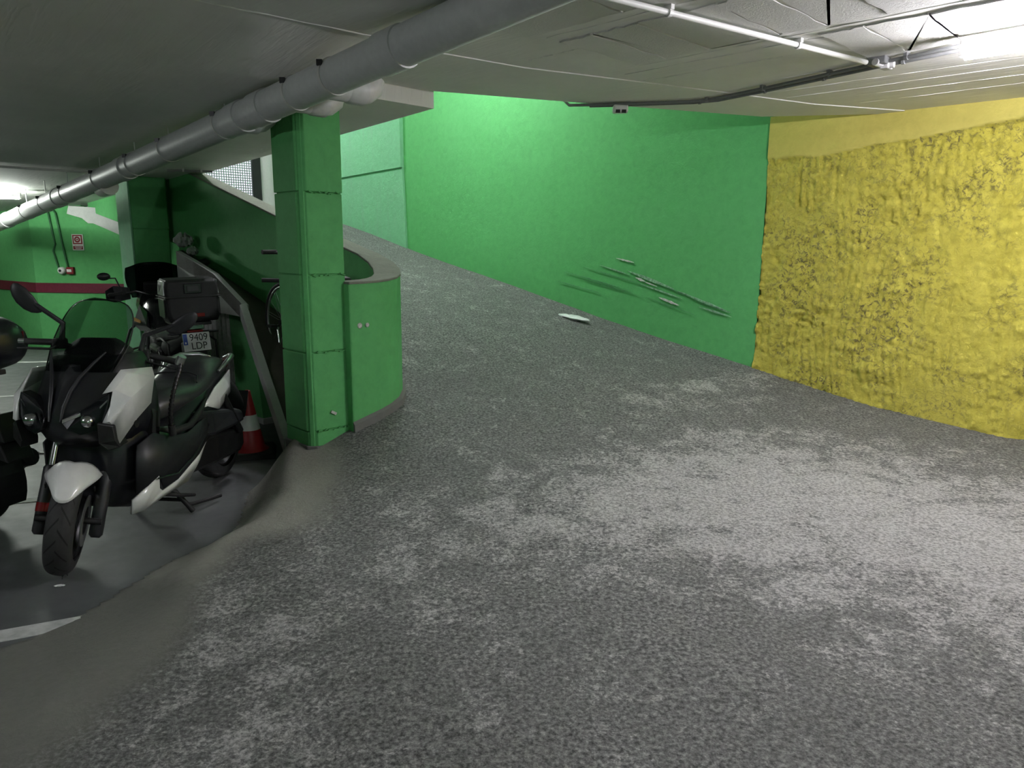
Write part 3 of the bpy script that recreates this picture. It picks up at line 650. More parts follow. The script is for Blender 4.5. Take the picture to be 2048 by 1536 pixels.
jb = empty('junction_box', 'grey junction box where the white conduit meets the twin conduits', 'box', B(1.62, 4.50, ZC))
obj('box_body', MB().box((0, 0, -.02), (.10, .10, .04), Matrix.Rotation(math.radians(45), 3, 'Z')), M['conduit_dark'], jb, bevel=.006)
obj('elbow', MB().tube([tuple(Vector(B(0.0, -.06, -.03))), tuple(Vector(B(-.01, .0, -.035))), tuple(Vector(B(-.05, .02, -.04))), tuple(Vector(B(-.075, .02, -.04)))], .019, 12), M['conduit'], jb, smooth=50)
obj('elbow_cover', MB().box(tuple(Vector(B(-.03, .03, -.045))), (.075, .05, .03), Matrix.Rotation(math.radians(45), 3, 'Z')), M['conduit'], jb, bevel=.008)
sn = empty('ceiling_sensor', 'small white box with two dark windows hanging from the ceiling edge', 'sensor', B(3.45, 4.56, ZC-.02))
obj('housing', MB().box((0, 0, -.035), (.11, .08, .055)), M['white_plastic'], sn, bevel=.012)
for s in (-1, 1): obj('window', MB().box((s*.022, -.038, -.055), (.032, .012, .022)), M['ink'], sn)
def tube_lamp(name, label, p, q, mat, lift=.0, group=None, r=.019, body='white_plastic'):
    p = Vector(p); q = Vector(q); c = (p+q)/2; e = empty(name, label, 'lamp', tuple(c), group=group); d = (q-p).normalized(); h = (q-p).length/2
    ang = math.atan2(d.y, d.x); R = Matrix.Rotation(ang, 3, 'Z')
    obj('housing', MB().box((0, 0, .052), (2*h, .045, .03), R), M[body], e, bevel=.006)
    for s in (-1, 1): obj('end_cap', MB().box(tuple(d*s*(h-.012)+Vector((0, 0, .015))), (.022, .055, .055), R), M[body], e, bevel=.004)
    obj('tube', MB().tube([tuple(-d*(h-.025)), tuple(d*(h-.025))], r, 14), mat, e, smooth=60)
    return e
tube_lamp('fluorescent_lamp', 'bright fluorescent tube lamp on the ceiling at the top right', B(1.16, 4.28, 2.625), B(-.10, 4.24, 2.625), M['tube'], r=.03)
tube_lamp('fluorescent_lamp', 'white fluorescent lamp on the far left ceiling behind the drain pipe', (-9.4, 11.6, 2.03), (-7.95, 11.0, 2.09), M['tube_dim'])
tube_lamp('fluorescent_lamp', 'unseen fluorescent lamp added near the mesh gate to brighten the upper ramp wall', B(9.6, 4.6, 4.4), B(10.9, 4.6, 4.4), M['tube'])  # added for more light on the far end of the ramp wall
tube_lamp('fluorescent_lamp', 'unseen fluorescent lamp added in the ramp well, where the lit wall suggests one', B(5.9, 4.8, 4.4), B(7.2, 4.8, 4.4), M['tube_strong'])  # unseen source added for the bright top of the green wall
tube_lamp('fluorescent_lamp', 'unseen fluorescent lamp added over the parking bays, where the lit far wall suggests one', (-7.2, 8.6, 2.17), (-6.0, 9.1, 2.17), M['tube_warm'])  # added out of view to light the striped far wall
tube_lamp('fluorescent_lamp', 'unseen fluorescent fill lamp added behind the camera to brighten the foreground', B(-1.6, 1.2, 2.63), B(-2.9, 1.2, 2.63), M['tube'])  # unseen fill, added to lift the dark foreground floor
tube_lamp('fluorescent_lamp', 'unseen fluorescent fill lamp added over the left parking bays to light the slatted gate', B(4.5, -2.3, 2.50), B(3.3, -2.3, 2.50), M['tube_half'])  # unseen fill, added to reach the gate slats and the scooter
conduit('ceiling_conduit', 'thin grey conduit along the soffit at the far left', [B(8.5, -1.0, zleft(8.5)-.02), B(8.55, 2.6, zleft(8.5)-.02)], .012, M['conduit'], (.3, .7))
conduit('ceiling_conduit', 'thin grey conduit on the soffit ending near the mesh gate', [B(8.0, 2.95, zleft(8.0)-.02), B(7.85, 3.36, zleft(7.85)-.02)], .011, M['conduit_dark'], (.35, .75))
conduit('wall_conduit', 'left dark green conduit dropping to the round alarm sounder', [(-6.97, 11.05, 2.13), (-6.92, 11.05, 2.10), (-6.88, 11.05, 1.75), (-6.86, 11.05, 1.60), (-6.90, 11.05, 1.50), (-6.84, 11.05, 1.20)], .013, M['conduit_green'])
conduit('wall_conduit', 'right dark green conduit dropping to the red call point', [(-7.05, 11.04, 2.16), (-6.86, 11.04, 2.14), (-6.80, 11.04, 2.05), (-6.70, 11.04, 1.22)], .013, M['conduit_green'])

# ------------------------------------------------------------------ things on the far wall
sg = empty('fire_sign', 'red and white fire alarm sign on the green wall', 'sign', (-6.505, 11.03, 1.63))
obj('sign_plate', MB().box((0, 0, 0), (.165, .012, .235)), M['plate'], sg)
obj('symbol_field', MB().box((0, -.007, .04), (.142, .004, .135)), M['sign_red'], sg)
obj('symbol_square', MB().box((0, -.0095, .04), (.105, .003, .10)), M['plate'], sg)
obj('symbol_ring', MB().lathe([(.022, -.0035), (.044, -.0035), (.044, 0), (.022, 0)], 24, (0, -.011, .04), 'y'), M['sign_red'], sg)
obj('symbol_button', MB().lathe([(.0001, -.003), (.012, -.003), (.012, 0)], 16, (0, -.012, .04), 'y'), M['sign_red'], sg)
obj('caption_field', MB().box((0, -.007, -.08), (.142, .004, .05)), M['sign_red'], sg)
for k, (w, z) in enumerate(((.11, -.07), (.09, -.09))): obj('caption_line', MB().box((.006, -.0095, z), (w, .003, .009)), M['plate'], sg)
cp = empty('call_point', 'red fire call point with white front on the green wall', 'call point', (-6.66, 11.03, 1.21))
obj('box', MB().box((0, 0, 0), (.105, .05, .105)), M['sign_red'], cp, bevel=.006); obj('press_plate', MB().box((-.003, -.03, 0), (.07, .012, .04)), M['white_plastic'], cp)
al = empty('alarm_sounder', 'round white alarm sounder on the green wall', 'alarm', (-6.79, 11.03, 1.21))
obj('dome', MB().lathe([(.0001, -.05), (.02, -.05), (.045, -.04), (.055, -.02), (.055, .02)], 22), M['white_plastic'], al, smooth=50)
obj('button', MB().lathe([(.0001, -.058), (.018, -.056), (.02, -.048)], 14), M['dark_metal'], al, smooth=50)

# ------------------------------------------------------------------ two-wheelers: shared builders
def tyre(name, R, w, par, c, h=None, n=56, rim=.19, side_n=9, mat='tyre'):
    """tyre around local y at c, profile from bead to bead; with a uv map for the tread"""
    prof = []
    for k in range(side_n*2+1):
        a = math.pi*(k/(side_n*2))            # 0..pi across the crown
        y = -math.cos(a)*w/2; r = R-(h or w*.62)*(1-math.sin(a)**.55)
        prof.append((max(r, rim), y))
    m = MB().lathe(prof, n, c, 'y'); me = bpy.data.meshes.new(name); me.from_pydata(m.v, [], m.f); k = len(prof)
    uv = me.uv_layers.new(name='tread')
    for p in me.polygons:
        for li in p.loop_indices:
            vi = me.loops[li].vertex_index; i, j = divmod(vi, k); uu = i/n
            if p.index >= (n-1)*(k-1) and i == 0: uu = 1.0
            uv.data[li].uv = (uu, j/(k-1))
    me.polygons.foreach_set('use_smooth', [True]*len(me.polygons)); me.materials.append(M[mat])
    o = bpy.data.objects.new(name, me); COL.objects.link(o); o.parent = par; return o
def alloy(name, R, w, par, c, mat, spokes=5):
    m = MB().lathe([(R, -w/2), (R+.012, -w/2), (R+.004, -w/4), (R+.004, w/4), (R+.012, w/2), (R, w/2), (R-.02, 0), (R, -w/2)], 40, c, 'y')
    m.lathe([(.001, -w/2), (.045, -w/2), (.05, 0), (.045, w/2), (.001, w/2)], 20, c, 'y')
    for k in range(spokes):
        a = 2*math.pi*k/spokes
        m.tube([(c[0]+.04*math.cos(a), c[1], c[2]+.04*math.sin(a)), (c[0]+(R-.01)*math.cos(a), c[1], c[2]+(R-.01)*math.sin(a))], [.024, .014], 8)
    return obj(name, m, mat, par, smooth=40)
def disc(name, r0, r1, t, par, c, mat):
    return obj(name, MB().lathe([(r0, -t/2), (r1, -t/2), (r1, t/2), (r0, t/2), (r0, -t/2)], 36, c, 'y'), mat, par, smooth=40)
def half_ring(pts):                     # mirrored closed ring from half outline (s, l, z), l >= 0, bottom centre to top centre
    return list(pts)+[(p[0], -p[1], p[2]) for p in reversed(pts) if abs(p[1]) > 1e-6]
def sec(s, zb, zt, wb, wm, wt, zm=.5, ds=0.0):
    z = lambda t: zb+(zt-zb)*t
    return half_ring([(s, 0, zb), (s, wb*.7, zb), (s, wb, z(.06)), (s, wm*.93, z(.28)), (s+ds, wm, z(zm)), (s, wm*.93, z(.72)), (s, wt, z(.93)), (s, wt*.7, zt), (s, 0, zt)])
def patch(name, pts, faces, mat, par, mirror=False, solid=.006, **kw):
    P = [(p[0], -p[1], p[2]) if mirror else p for p in pts]
    return obj(name, MB().add(P, faces), mat, par, solid=solid, **kw)

# ------------------------------------------------------------------ white and black maxi scooter
SCO = empty('scooter', 'white and black maxi scooter with smoked windscreen parked facing the viewer', 'scooter', (-2.274, 3.429, 0), (0, 0, math.radians(-94.9)))
ST = math.radians(27)                   # bars turned to its left
RK = math.radians(26)
axis = Vector((-math.sin(RK), 0, math.cos(RK)))
AX = Vector((-.085, 0, .278)); HD = Vector((-.42, 0, .98))
steer = bpy.data.objects.new('steering_assembly', None)
def steerM(): return Matrix.Translation(HD) @ Matrix.Rotation(ST, 4, axis) @ Matrix.Translation(-HD)
SM = steerM()
def turned(o): o.matrix_local = SM; return o
turned(tyre('front_tyre', .278, .125, SCO, AX, h=.075))
turned(alloy('front_rim', .19, .085, SCO, AX, M['dark_metal']))
turned(disc('brake_disc', .075, .132, .005, SCO, (AX.x, .075, AX.z), M['alu']))
for sgn in (-1, 1):
    lo = (AX.x-.005, sgn*.128, .185); hi = (AX.x-.135, sgn*.128, .50); top = (AX.x-.245, sgn*.128, .78)
    leg = turned(obj('fork_leg', MB().tube([lo, (AX.x-.012, sgn*.128, .20), (AX.x-.06, sgn*.128, .33), (AX.x-.11, sgn*.128, .44), hi, (hi[0]-.005, hi[1], hi[2]+.012)], [.020, .033, .034, .034, .036, .028], 16), M['black_satin'], SCO, smooth=40))
    turned(obj('fork_tube', MB().tube([hi, top], .0185, 16), M['chrome'], SCO, smooth=60))
    turned(obj('axle_nut', MB().tube([(AX.x, sgn*.06, AX.z), (AX.x, sgn*.15, AX.z)], .017, 10), M['dark_metal'], SCO, smooth=40))
    if sgn < 0: obj('reflector', MB().tube([(AX.x-.045, sgn*.128, .295), (AX.x-.062, sgn*.128, .337)], .0352, 16), M['red_lens'], SCO, smooth=60).matrix_local = SM
# front fender: shell over the tyre with the notched top edge
fm = MB()
rows = []
for k in range(13):
    t = k/12; w = .060+.055*math.sin(min(t*1.5, 1)*math.pi/2); row = []
    for j in range(11):
        q = (j-5)/5; a0 = 38+16*abs(q)**2.5; a1 = 86+17*abs(q)**1.1
        a = math.radians(a0+(a1-a0)*t); R = .302+.022*t-.085*abs(q)**2.4*(.4+.6*t)-.015*max(0, t-.55)*(1-abs(q))
        row.append((AX.x+R*math.cos(a), q*w*1.05, AX.z+R*math.sin(a)))
    rows.append(row)
fm.loft(rows, False, False)
turned(obj('front_fender', fm, M['white_paint'], SCO, smooth=50, solid=.006))
for sgn in (-1, 1): turned(obj('fender_slot', MB().box((AX.x+.06, sgn*.108, AX.z+.20), (.035, .006, .012), Matrix.Rotation(math.radians(-55), 3, 'Y')), M['ink'], SCO))
# nose fairing: horizontal slices
def nose_ring(z, c, pts, back):
    h = [(c, 0, z)]+[(s, l, z) for (l, s) in pts]+[(back, pts[-1][0], z), (back, 0, z)]
    return half_ring(h)
nr = [nose_ring(.63, -.20, [(.05, -.205), (.09, -.22), (.13, -.25), (.17, -.30), (.20, -.36), (.21, -.44)], -.52),
      nose_ring(.68, -.115, [(.05, -.12), (.10, -.14), (.15, -.18), (.19, -.24), (.225, -.32), (.24, -.44)], -.52),
      nose_ring(.745, -.075, [(.05, -.08), (.10, -.10), (.15, -.135), (.20, -.19), (.245, -.29), (.265, -.44)], -.52),
      nose_ring(.80, -.055, [(.045, -.075), (.09, -.10), (.15, -.14), (.20, -.18), (.25, -.29), (.27, -.44)], -.52),
      nose_ring(.86, -.075, [(.045, -.10), (.09, -.135), (.15, -.18), (.20, -.215), (.245, -.30), (.27, -.44)], -.52),
      nose_ring(.93, -.115, [(.045, -.135), (.09, -.165), (.15, -.205), (.20, -.235), (.235, -.31), (.26, -.44)], -.52),
      nose_ring(1.00, -.165, [(.045, -.18), (.09, -.205), (.14, -.235), (.185, -.265), (.215, -.33), (.24, -.44)], -.52),
      nose_ring(1.06, -.22, [(.045, -.23), (.09, -.25), (.14, -.275), (.18, -.305), (.205, -.36), (.225, -.44)], -.52),
      nose_ring(1.095, -.29, [(.045, -.295), (.09, -.305), (.13, -.32), (.165, -.345), (.185, -.38), (.20, -.44)], -.52)]
obj('nose_fairing', MB().loft(nr), M['black_gloss'], SCO, smooth=35)
for sgn in (-1, 1):                     # twin ribs running up from the nose
    obj('nose_rib', MB().tube([(-.062, sgn*.030, .80), (-.088, sgn*.036, .87), (-.128, sgn*.05, .94), (-.175, sgn*.075, 1.005), (-.235, sgn*.115, 1.07), (-.29, sgn*.15, 1.12)], [.006, .010, .011, .010, .008, .004], 8), M['black_satin'], SCO, smooth=60)
HLP = [(-.067,.05,.798),(-.078,.05,.818),(-.134,.10,.842),(-.183,.165,.89),(-.176,.235,.93),(-.17,.238,.895),(-.139,.225,.798),(-.132,.195,.747),(-.092,.12,.732),(-.075,.065,.764)]
for sgn in (1, -1):
    mir = sgn < 0
    P = [(p[0]+.022, p[1]*sgn, p[2]) for p in HLP]; Q = [(p[0]-.035, p[1]*sgn*.97, p[2]) for p in HLP]
    hl = obj('headlight', MB().hexa(Q, P), M['black_gloss'], SCO, bevel=.004)
    obj('projector_lens', MB().lathe([(.0001, .022), (.018, .018), (.030, .006), (.034, -.01), (.034, -.03)], 22, (0, 0, 0), 'x'), M['chrome'], hl, smooth=50).matrix_local = Matrix.Translation((-.082, sgn*.158, .800)) @ Matrix.Rotation(sgn*math.radians(32), 4, 'Z')
    obj('chrome_bar', MB().loft([[(-.040, sgn*.055, .800), (-.040, sgn*.058, .818), (-.052, sgn*.06, .818), (-.052, sgn*.06, .80)], [(-.096, sgn*.115, .826), (-.096, sgn*.115, .842), (-.11, sgn*.115, .842), (-.11, sgn*.115, .826)]]), M['chrome'], hl)
    obj('parking_light', MB().loft([[(-.125, sgn*.20, .858), (-.125, sgn*.20, .868), (-.14, sgn*.2, .868), (-.14, sgn*.2, .858)], [(-.142, sgn*.232, .893), (-.142, sgn*.232, .902), (-.155, sgn*.23, .902), (-.155, sgn*.23, .893)]]), M['alu'], hl)
    obj('headlight_glass', MB().add([(p[0]+.006, p[1], p[2]) for p in P], [tuple(range(10))]), M['clear'], hl)
    TP = [(-.065,.215,.800),(-.115,.268,.775),(-.118,.272,.700),(-.150,.275,.655),(-.105,.235,.645),(-.080,.205,.69)]
    T1 = [(p[0], p[1]*sgn, p[2]) for p in TP]; T0 = [(p[0]-.10, p[1]*sgn*.92, p[2]) for p in TP]
    obj('turn_signal', MB().hexa(T0, T1), M['dark_metal'], SCO, bevel=.006)
# white side panels with creases, emblem and black backing
WP = [(-.259,.24,1.034),(-.459,.285,1.016),(-.458,.295,.964),(-.389,.305,.835),(-.262,.30,.778),(-.147,.265,.669),(-.129,.25,.697),(-.133,.25,.774),(-.099,.225,.795),(-.139,.245,.868),(-.171,.245,.939),(-.135,.215,.933),(-.267,.262,1.009),(-.18,.25,.945),(-.209,.315,.902),(-.109,.255,.799)]
WFc = [(0,1,2,12),(0,12,13,11),(11,13,10),(12,2,14,13),(13,14,9,10),(9,14,15,8),(15,14,4,5,6,7),(14,2,3,4),(8,15,7)]
for mir in (False, True):
    sp_ = patch('side_panel', WP, WFc, M['white_paint'], SCO, mir, .008, smooth=12)
    k = -1 if mir else 1
    em = obj('emblem', MB().lathe([(.0001, .004), (.021, .004), (.021, 0)], 24, (0, 0, 0), 'y'), M['dark_metal'], sp_, smooth=40)
    em.matrix_local = Matrix.Translation((-.258, k*.298, .752)) @ Matrix.Rotation(0 if k > 0 else math.pi, 4, 'Z')
    rg = MB().lathe([(.018, .004), (.0225, .004), (.0225, .0065), (.018, .0065), (.018, .004)], 24, (0, 0, 0), 'y')
    for j in range(3):
        a = math.radians(90+120*j); rg.tube([(0, .0055, 0), (.017*math.cos(a), .0055, .017*math.sin(a))], [.0022, .0016], 6)
    r_ = obj('emblem_ring', rg, M['chrome'], sp_, smooth=40); r_.matrix_local = em.matrix_local.copy()
# smoked screen with dark rim
scr = []
for k in range(15):
    t = math.sin(k/14*math.pi/2); z = 1.03+.355*t; s0 = -.20-.265*t; w = (.185+.03*min(1, t*3))*(1-t**4.2)**(1/3.2)+.001
    row = []
    for j in range(15):
        q = (j-7)/7; row.append((s0-.085*(abs(q)**2)*(w/.2), q*w, z-.012*abs(q)**2))
    scr.append(row)
so = obj('windscreen', MB().loft(scr, False, False), M['smoke'], SCO, smooth=180, solid=.004)
rim = [scr[k][0] for k in range(14)]+[scr[k][14] for k in range(13, -1, -1)]
obj('screen_rim', MB().tube(rim, .0035, 6), M['ink'], so, smooth=60)
# dash cowl seen through the screen, inner shield
obj('dash_cowl', MB().loft([sec(-.36, 1.0, 1.13, .12, .15, .08), sec(-.42, 1.0, 1.175, .15, .17, .10), sec(-.50, .98, 1.165, .15, .17, .10), sec(-.56, .96, 1.12, .13, .15, .09)]), M['black_matt'], SCO, smooth=50)
obj('inner_shield', MB().loft([sec(-.45, .45, 1.05, .2, .275, .19), sec(-.54, .45, 1.04, .2, .265, .18), sec(-.60, .46, .98, .16, .22, .13)]), M['black_matt'], SCO, smooth=50)
# central body, tunnel and under-seat body
body = [sec(-.24, .36, .72, .08, .15, .09), sec(-.30, .27, .80, .13, .20, .15), sec(-.40, .235, .86, .17, .245, .2), sec(-.52, .225, .74, .19, .262, .16), sec(-.64, .23, .63, .2, .268, .15), sec(-.80, .24, .63, .2, .272, .17), sec(-.95, .26, .72, .2, .265, .20), sec(-1.12, .32, .755, .17, .245, .205), sec(-1.32, .42, .80, .13, .21, .185), sec(-1.52, .52, .82, .09, .175, .15), sec(-1.68, .60, .77, .05, .11, .09)]
obj('body', MB().loft(body), M['black_gloss'], SCO, smooth=50)
LWP = [(-.262,.232,.328),(-.356,.256,.367),(-.449,.277,.405),(-.435,.282,.337),(-.466,.282,.312),(-.59,.29,.326),(-.855,.288,.399),(-.986,.272,.455),(-.871,.286,.370),(-.824,.284,.335),(-.747,.268,.272),(-.613,.262,.268),(-.495,.255,.262),(-.344,.240,.240),(-.259,.222,.250)]
LWF = [(0,1,13,14),(1,2,3,4,12,13),(4,5,11,12),(5,6,9,10,11),(6,7,8,9)]
SBP = [(-.30,.262,.62),(-.42,.285,.66),(-.56,.293,.60),(-.75,.295,.575),(-.90,.288,.60),(-1.02,.272,.60),(-1.00,.276,.47),(-.86,.292,.41),(-.60,.295,.335),(-.47,.287,.325),(-.45,.280,.41),(-.36,.262,.375),(-.28,.245,.36)]
for mir in (False, True):
    patch('lower_panel', LWP, LWF, M['white_paint'], SCO, mir, .010, smooth=30)
    patch('footboard_panel', SBP, [(0,1,10,11,12),(1,2,8,9,10),(2,3,7,8),(3,4,7),(4,5,6,7)], M['black_satin'], SCO, mir, .010, smooth=30)
    k = -1 if mir else 1
    obj('panel_ridge', MB().tube([(-.42, k*.293, .40), (-.60, k*.303, .37), (-.80, k*.300, .42), (-.98, k*.282, .50)], [.004, .007, .007, .003], 6), M['black_gloss'], SCO, smooth=60)
    obj('footwell_edge', MB().tube([(-.50, k*.265, .66), (-.62, k*.285, .615), (-.80, k*.285, .605), (-.98, k*.262, .66), (-1.12, k*.225, .70)], [.012, .02, .02, .018, .008], 8), M['black_matt'], SCO, smooth=60)
    TWP = [(-1.02,.222,.635),(-1.153,.222,.69),(-1.258,.213,.742),(-1.414,.192,.775),(-1.60,.15,.80),(-1.70,.10,.735),(-1.60,.145,.64),(-1.30,.212,.59),(-1.30,.224,.66),(-1.5,.188,.70)]
    patch('tail_panel', TWP, [(0,1,2,8,7),(2,3,9,8),(3,4,5,9),(7,8,9,6),(9,5,6)], M['white_paint'], SCO, mir, .010, smooth=15)
    obj('grab_rail', MB().tube([(-1.36, k*.195, .83), (-1.44, k*.212, .875), (-1.58, k*.185, .90), (-1.70, k*.115, .885), (-1.735, k*.05, .86)], [.010, .017, .018, .017, .012], 10), M['alu'], SCO, smooth=60)
obj('seat', MB().loft([sec(-.66, .62, .70, .06, .08, .04), sec(-.72, .62, .785, .09, .13, .09), sec(-.82, .63, .815, .13, .175, .12), sec(-.96, .64, .81, .15, .20, .14), sec(-1.10, .65, .80, .15, .205, .15), sec(-1.20, .66, .825, .15, .205, .15), sec(-1.27, .67, .885, .15, .20, .13), sec(-1.36, .70, .905, .14, .19, .125), sec(-1.50, .74, .91, .12, .165, .11), sec(-1.62, .77, .89, .09, .13, .085), sec(-1.69, .79, .855, .05, .08, .05)]), M['seat_vinyl'], SCO, smooth=50, sub=1)
obj('seat_piping', MB().tube([(-1.12, .17, .80), (-1.17, .15, .835), (-1.20, .08, .85), (-1.205, 0, .853), (-1.20, -.08, .85), (-1.17, -.15, .835), (-1.12, -.17, .80)], .006, 6), M['black_satin'], SCO, smooth=60)
obj('tail_light', MB().loft([[(-1.66, -.10, .80), (-1.66, .10, .80), (-1.66, .10, .85), (-1.66, -.10, .85)], [(-1.76, -.07, .80), (-1.76, .07, .80), (-1.75, .07, .845), (-1.75, -.07, .845)]]), M['red_lens'], SCO, bevel=.008)
obj('rear_mudguard', MB().loft([sec(-1.60, .58, .72, .05, .08, .07), sec(-1.74, .52, .73, .06, .085, .07), sec(-1.86, .44, .64, .07, .09, .07), sec(-1.96, .36, .50, .07, .085, .07)]), M['black_matt'], SCO, smooth=45)
obj('plate_bracket', MB().box((-1.955, 0, .50), (.006, .20, .15), Matrix.Rotation(math.radians(-22), 3, 'Y')), M['black_matt'], SCO)
# engine, swing arm, rear wheel
RX = Vector((-1.64, 0, .272))
tyre('rear_tyre', .272, .14, SCO, RX, h=.085, rim=.17); alloy('rear_rim', .17, .10, SCO, RX, M['dark_metal'])
obj('engine_case', MB().loft([[(-.95, .06, .22), (-.95, .17, .24), (-.95, .17, .44), (-.95, .06, .46)], [(-1.30, .08, .20), (-1.30, .19, .22), (-1.30, .19, .42), (-1.30, .08, .44)], [(-1.64, .10, .18), (-1.64, .18, .20), (-1.64, .18, .36), (-1.64, .10, .37)], [(-1.74, .10, .21), (-1.74, .16, .22), (-1.74, .16, .33), (-1.74, .10, .34)]]), M['dark_metal'], SCO, bevel=.02)
obj('air_filter_box', MB().loft([[(-.94, .14, .46), (-.94, .25, .49), (-.94, .245, .65), (-.94, .14, .66)], [(-1.15, .12, .42), (-1.15, .255, .45), (-1.15, .24, .61), (-1.15, .12, .65)], [(-1.45, .11, .40), (-1.45, .235, .43), (-1.45, .215, .55), (-1.45, .11, .57)], [(-1.68, .11, .39), (-1.68, .205, .42), (-1.68, .19, .49), (-1.68, .11, .51)]]), M['black_satin'], SCO, bevel=.018)
obj('shock_absorber', MB().tube([(-1.60, .20, .36), (-1.42, .18, .66)], .026, 10), M['dark_metal'], SCO, smooth=50)
obj('exhaust', MB().tube([(-.9, -.14, .2), (-1.2, -.2, .22), (-1.45, -.23, .30), (-1.85, -.24, .42)], [.02, .04, .06, .055], 14), M['dark_metal'], SCO, smooth=50)
obj('centre_stand', MB().tube([(-.82, .02, .20), (-.86, .12, .16), (-.90, .17, .06), (-.92, .19, .015)], [.018, .018, .015, .018], 8).tube([(-.82, -.02, .20), (-.86, -.12, .16), (-.90, -.17, .06), (-.92, -.19, .015)], [.018, .018, .015, .018], 8).tube([(-.88, -.14, .10), (-.88, .14, .10)], .012, 8).tube([(-.90, .17, .06), (-1.04, .22, .045), (-1.16, .25, .035)], [.012, .012, .016], 8), M['black_matt'], SCO, smooth=50)
obj('side_stand', MB().tube([(-.62, .17, .235), (-.78, .20, .17), (-.90, .22, .13)], [.014, .012, .011], 8), M['black_matt'], SCO, smooth=50)
# handlebar group
def H(p): return tuple(SM @ Vector(p))
obj('handlebar', MB().tube([H((-.50, -.36, 1.085)), H((-.47, -.2, 1.11)), H((-.45, -.08, 1.09)), H((-.45, .08, 1.09)), H((-.47, .2, 1.11)), H((-.50, .36, 1.085))], .012, 10), M['dark_metal'], SCO, smooth=50)
for k in (-1, 1):
    obj('grip', MB().tube([H((-.483, k*.235, 1.105)), H((-.505, k*.365, 1.085))], .0175, 12), M['rubber'], SCO, smooth=50)
    obj('bar_end', MB().tube([H((-.505, k*.365, 1.085)), H((-.51, k*.395, 1.08))], .014, 12), M['chrome'], SCO, smooth=50)
    obj('switch_block', MB().box(H((-.475, k*.20, 1.105)), (.06, .07, .055), Matrix.Rotation(ST, 3, 'Z')), M['black_matt'], SCO, bevel=.01)
    obj('brake_lever', MB().tube([H((-.43, k*.20, 1.10)), H((-.40, k*.23, 1.085)), H((-.43, k*.38, 1.06))], [.009, .007, .005], 8), M['dark_metal'], SCO, smooth=50)
    # mirror: leaf-shaped housing on an angled stalk
    b0 = H((-.46, k*.19, 1.13)); b1 = H((-.475, k*.195, 1.215)); b2 = H((-.48, k*.335, 1.295))
    mo = obj('mirror', MB().loft([[H((-.48-.045*math.cos(a)*w*.35, k*(.30+.145*t), 1.262+.095*t+.055*w*math.sin(a)*(1-.15*math.cos(a)))) for a in [2*math.pi*j/14 for j in range(14)]] for t, w in ((0, .12), (.12, .45), (.3, .8), (.55, 1.0), (.8, .92), (.95, .62), (1.02, .2))]), M['black_satin'], SCO, smooth=60)
    obj('mirror_stalk', MB().tube([b0, b1, b2], [.015, .013, .012], 10), M['black_satin'], mo, smooth=60)

LK = empty('handlebar_lock', 'black jointed handlebar lock hanging from the scooter bar to its seat', 'lock', tuple(SCO.matrix_basis @ Vector((-.56, .33, .85))))
def wl(p): return tuple(Matrix.Rotation(math.radians(-94.9), 3, 'Z') @ (Vector(p)-Vector((-.56, .33, .85))))
lp = [(-.60, .375, 1.03), (-.575, .375, .98), (-.545, .37, .93), (-.515, .365, .87), (-.50, .355, .80), (-.50, .345, .73), (-.52, .335, .66)]
obj('lock_arm', MB().tube([wl(p) for p in lp], .010, 8), M['black_matt'], LK, smooth=60)
for a, b in zip(lp[:-1], lp[1:]):
    for t in (.0, .33, .66):
        c = Vector(a)*(1-t)+Vector(b)*t; d = (Vector(b)-Vector(a)).normalized()*.008; obj('link', MB().tube([wl(c-d), wl(c+d)], .0135, 8), M['dark_metal'], LK, smooth=60)
obj('lock_head', MB().tube([wl((-.60, .36, 1.01)), wl((-.60, .385, 1.055))], .024, 12), M['alu'], LK, smooth=50)
obj('lock_foot', MB().tube([wl((-.515, .337, .68)), wl((-.535, .33, .62))], .019, 10), M['rubber'], LK, smooth=50)

# ------------------------------------------------------------------ adventure motorcycle behind, seen from the rear
HDG = math.radians(126)
MOT = empty('motorcycle', 'dark adventure motorcycle with black top case parked behind the white scooter', 'motorcycle', (-2.98, 6.60, 0))
MOT.rotation_mode = 'QUATERNION'
from mathutils import Quaternion
MOT.rotation_quaternion = Quaternion((0, 0, 1), HDG) @ Quaternion((1, 0, 0), math.radians(-1.5))
tyre('rear_tyre', .33, .17, MOT, Vector((0, 0, .33)), h=.10, rim=.215); alloy('rear_rim', .215, .11, MOT, Vector((0, 0, .33)), M['dark_metal'])
tyre('front_tyre', .34, .12, MOT, Vector((1.5, 0, .34)), h=.08, rim=.24); alloy('front_rim', .24, .07, MOT, Vector((1.5, 0, .34)), M['dark_metal'])
for k in (-1, 1): obj('fork_leg', MB().tube([(1.5, k*.10, .34), (1.18, k*.10, 1.05)], .028, 12), M['alu'], MOT, smooth=50)
obj('swing_arm', MB().tube([(0, -.11, .33), (.45, -.11, .42)], [.05, .06], 12), M['dark_metal'], MOT, smooth=50)
obj('engine', MB().box((.78, 0, .48), (.46, .30, .36)), M['dark_metal'], MOT, bevel=.04)
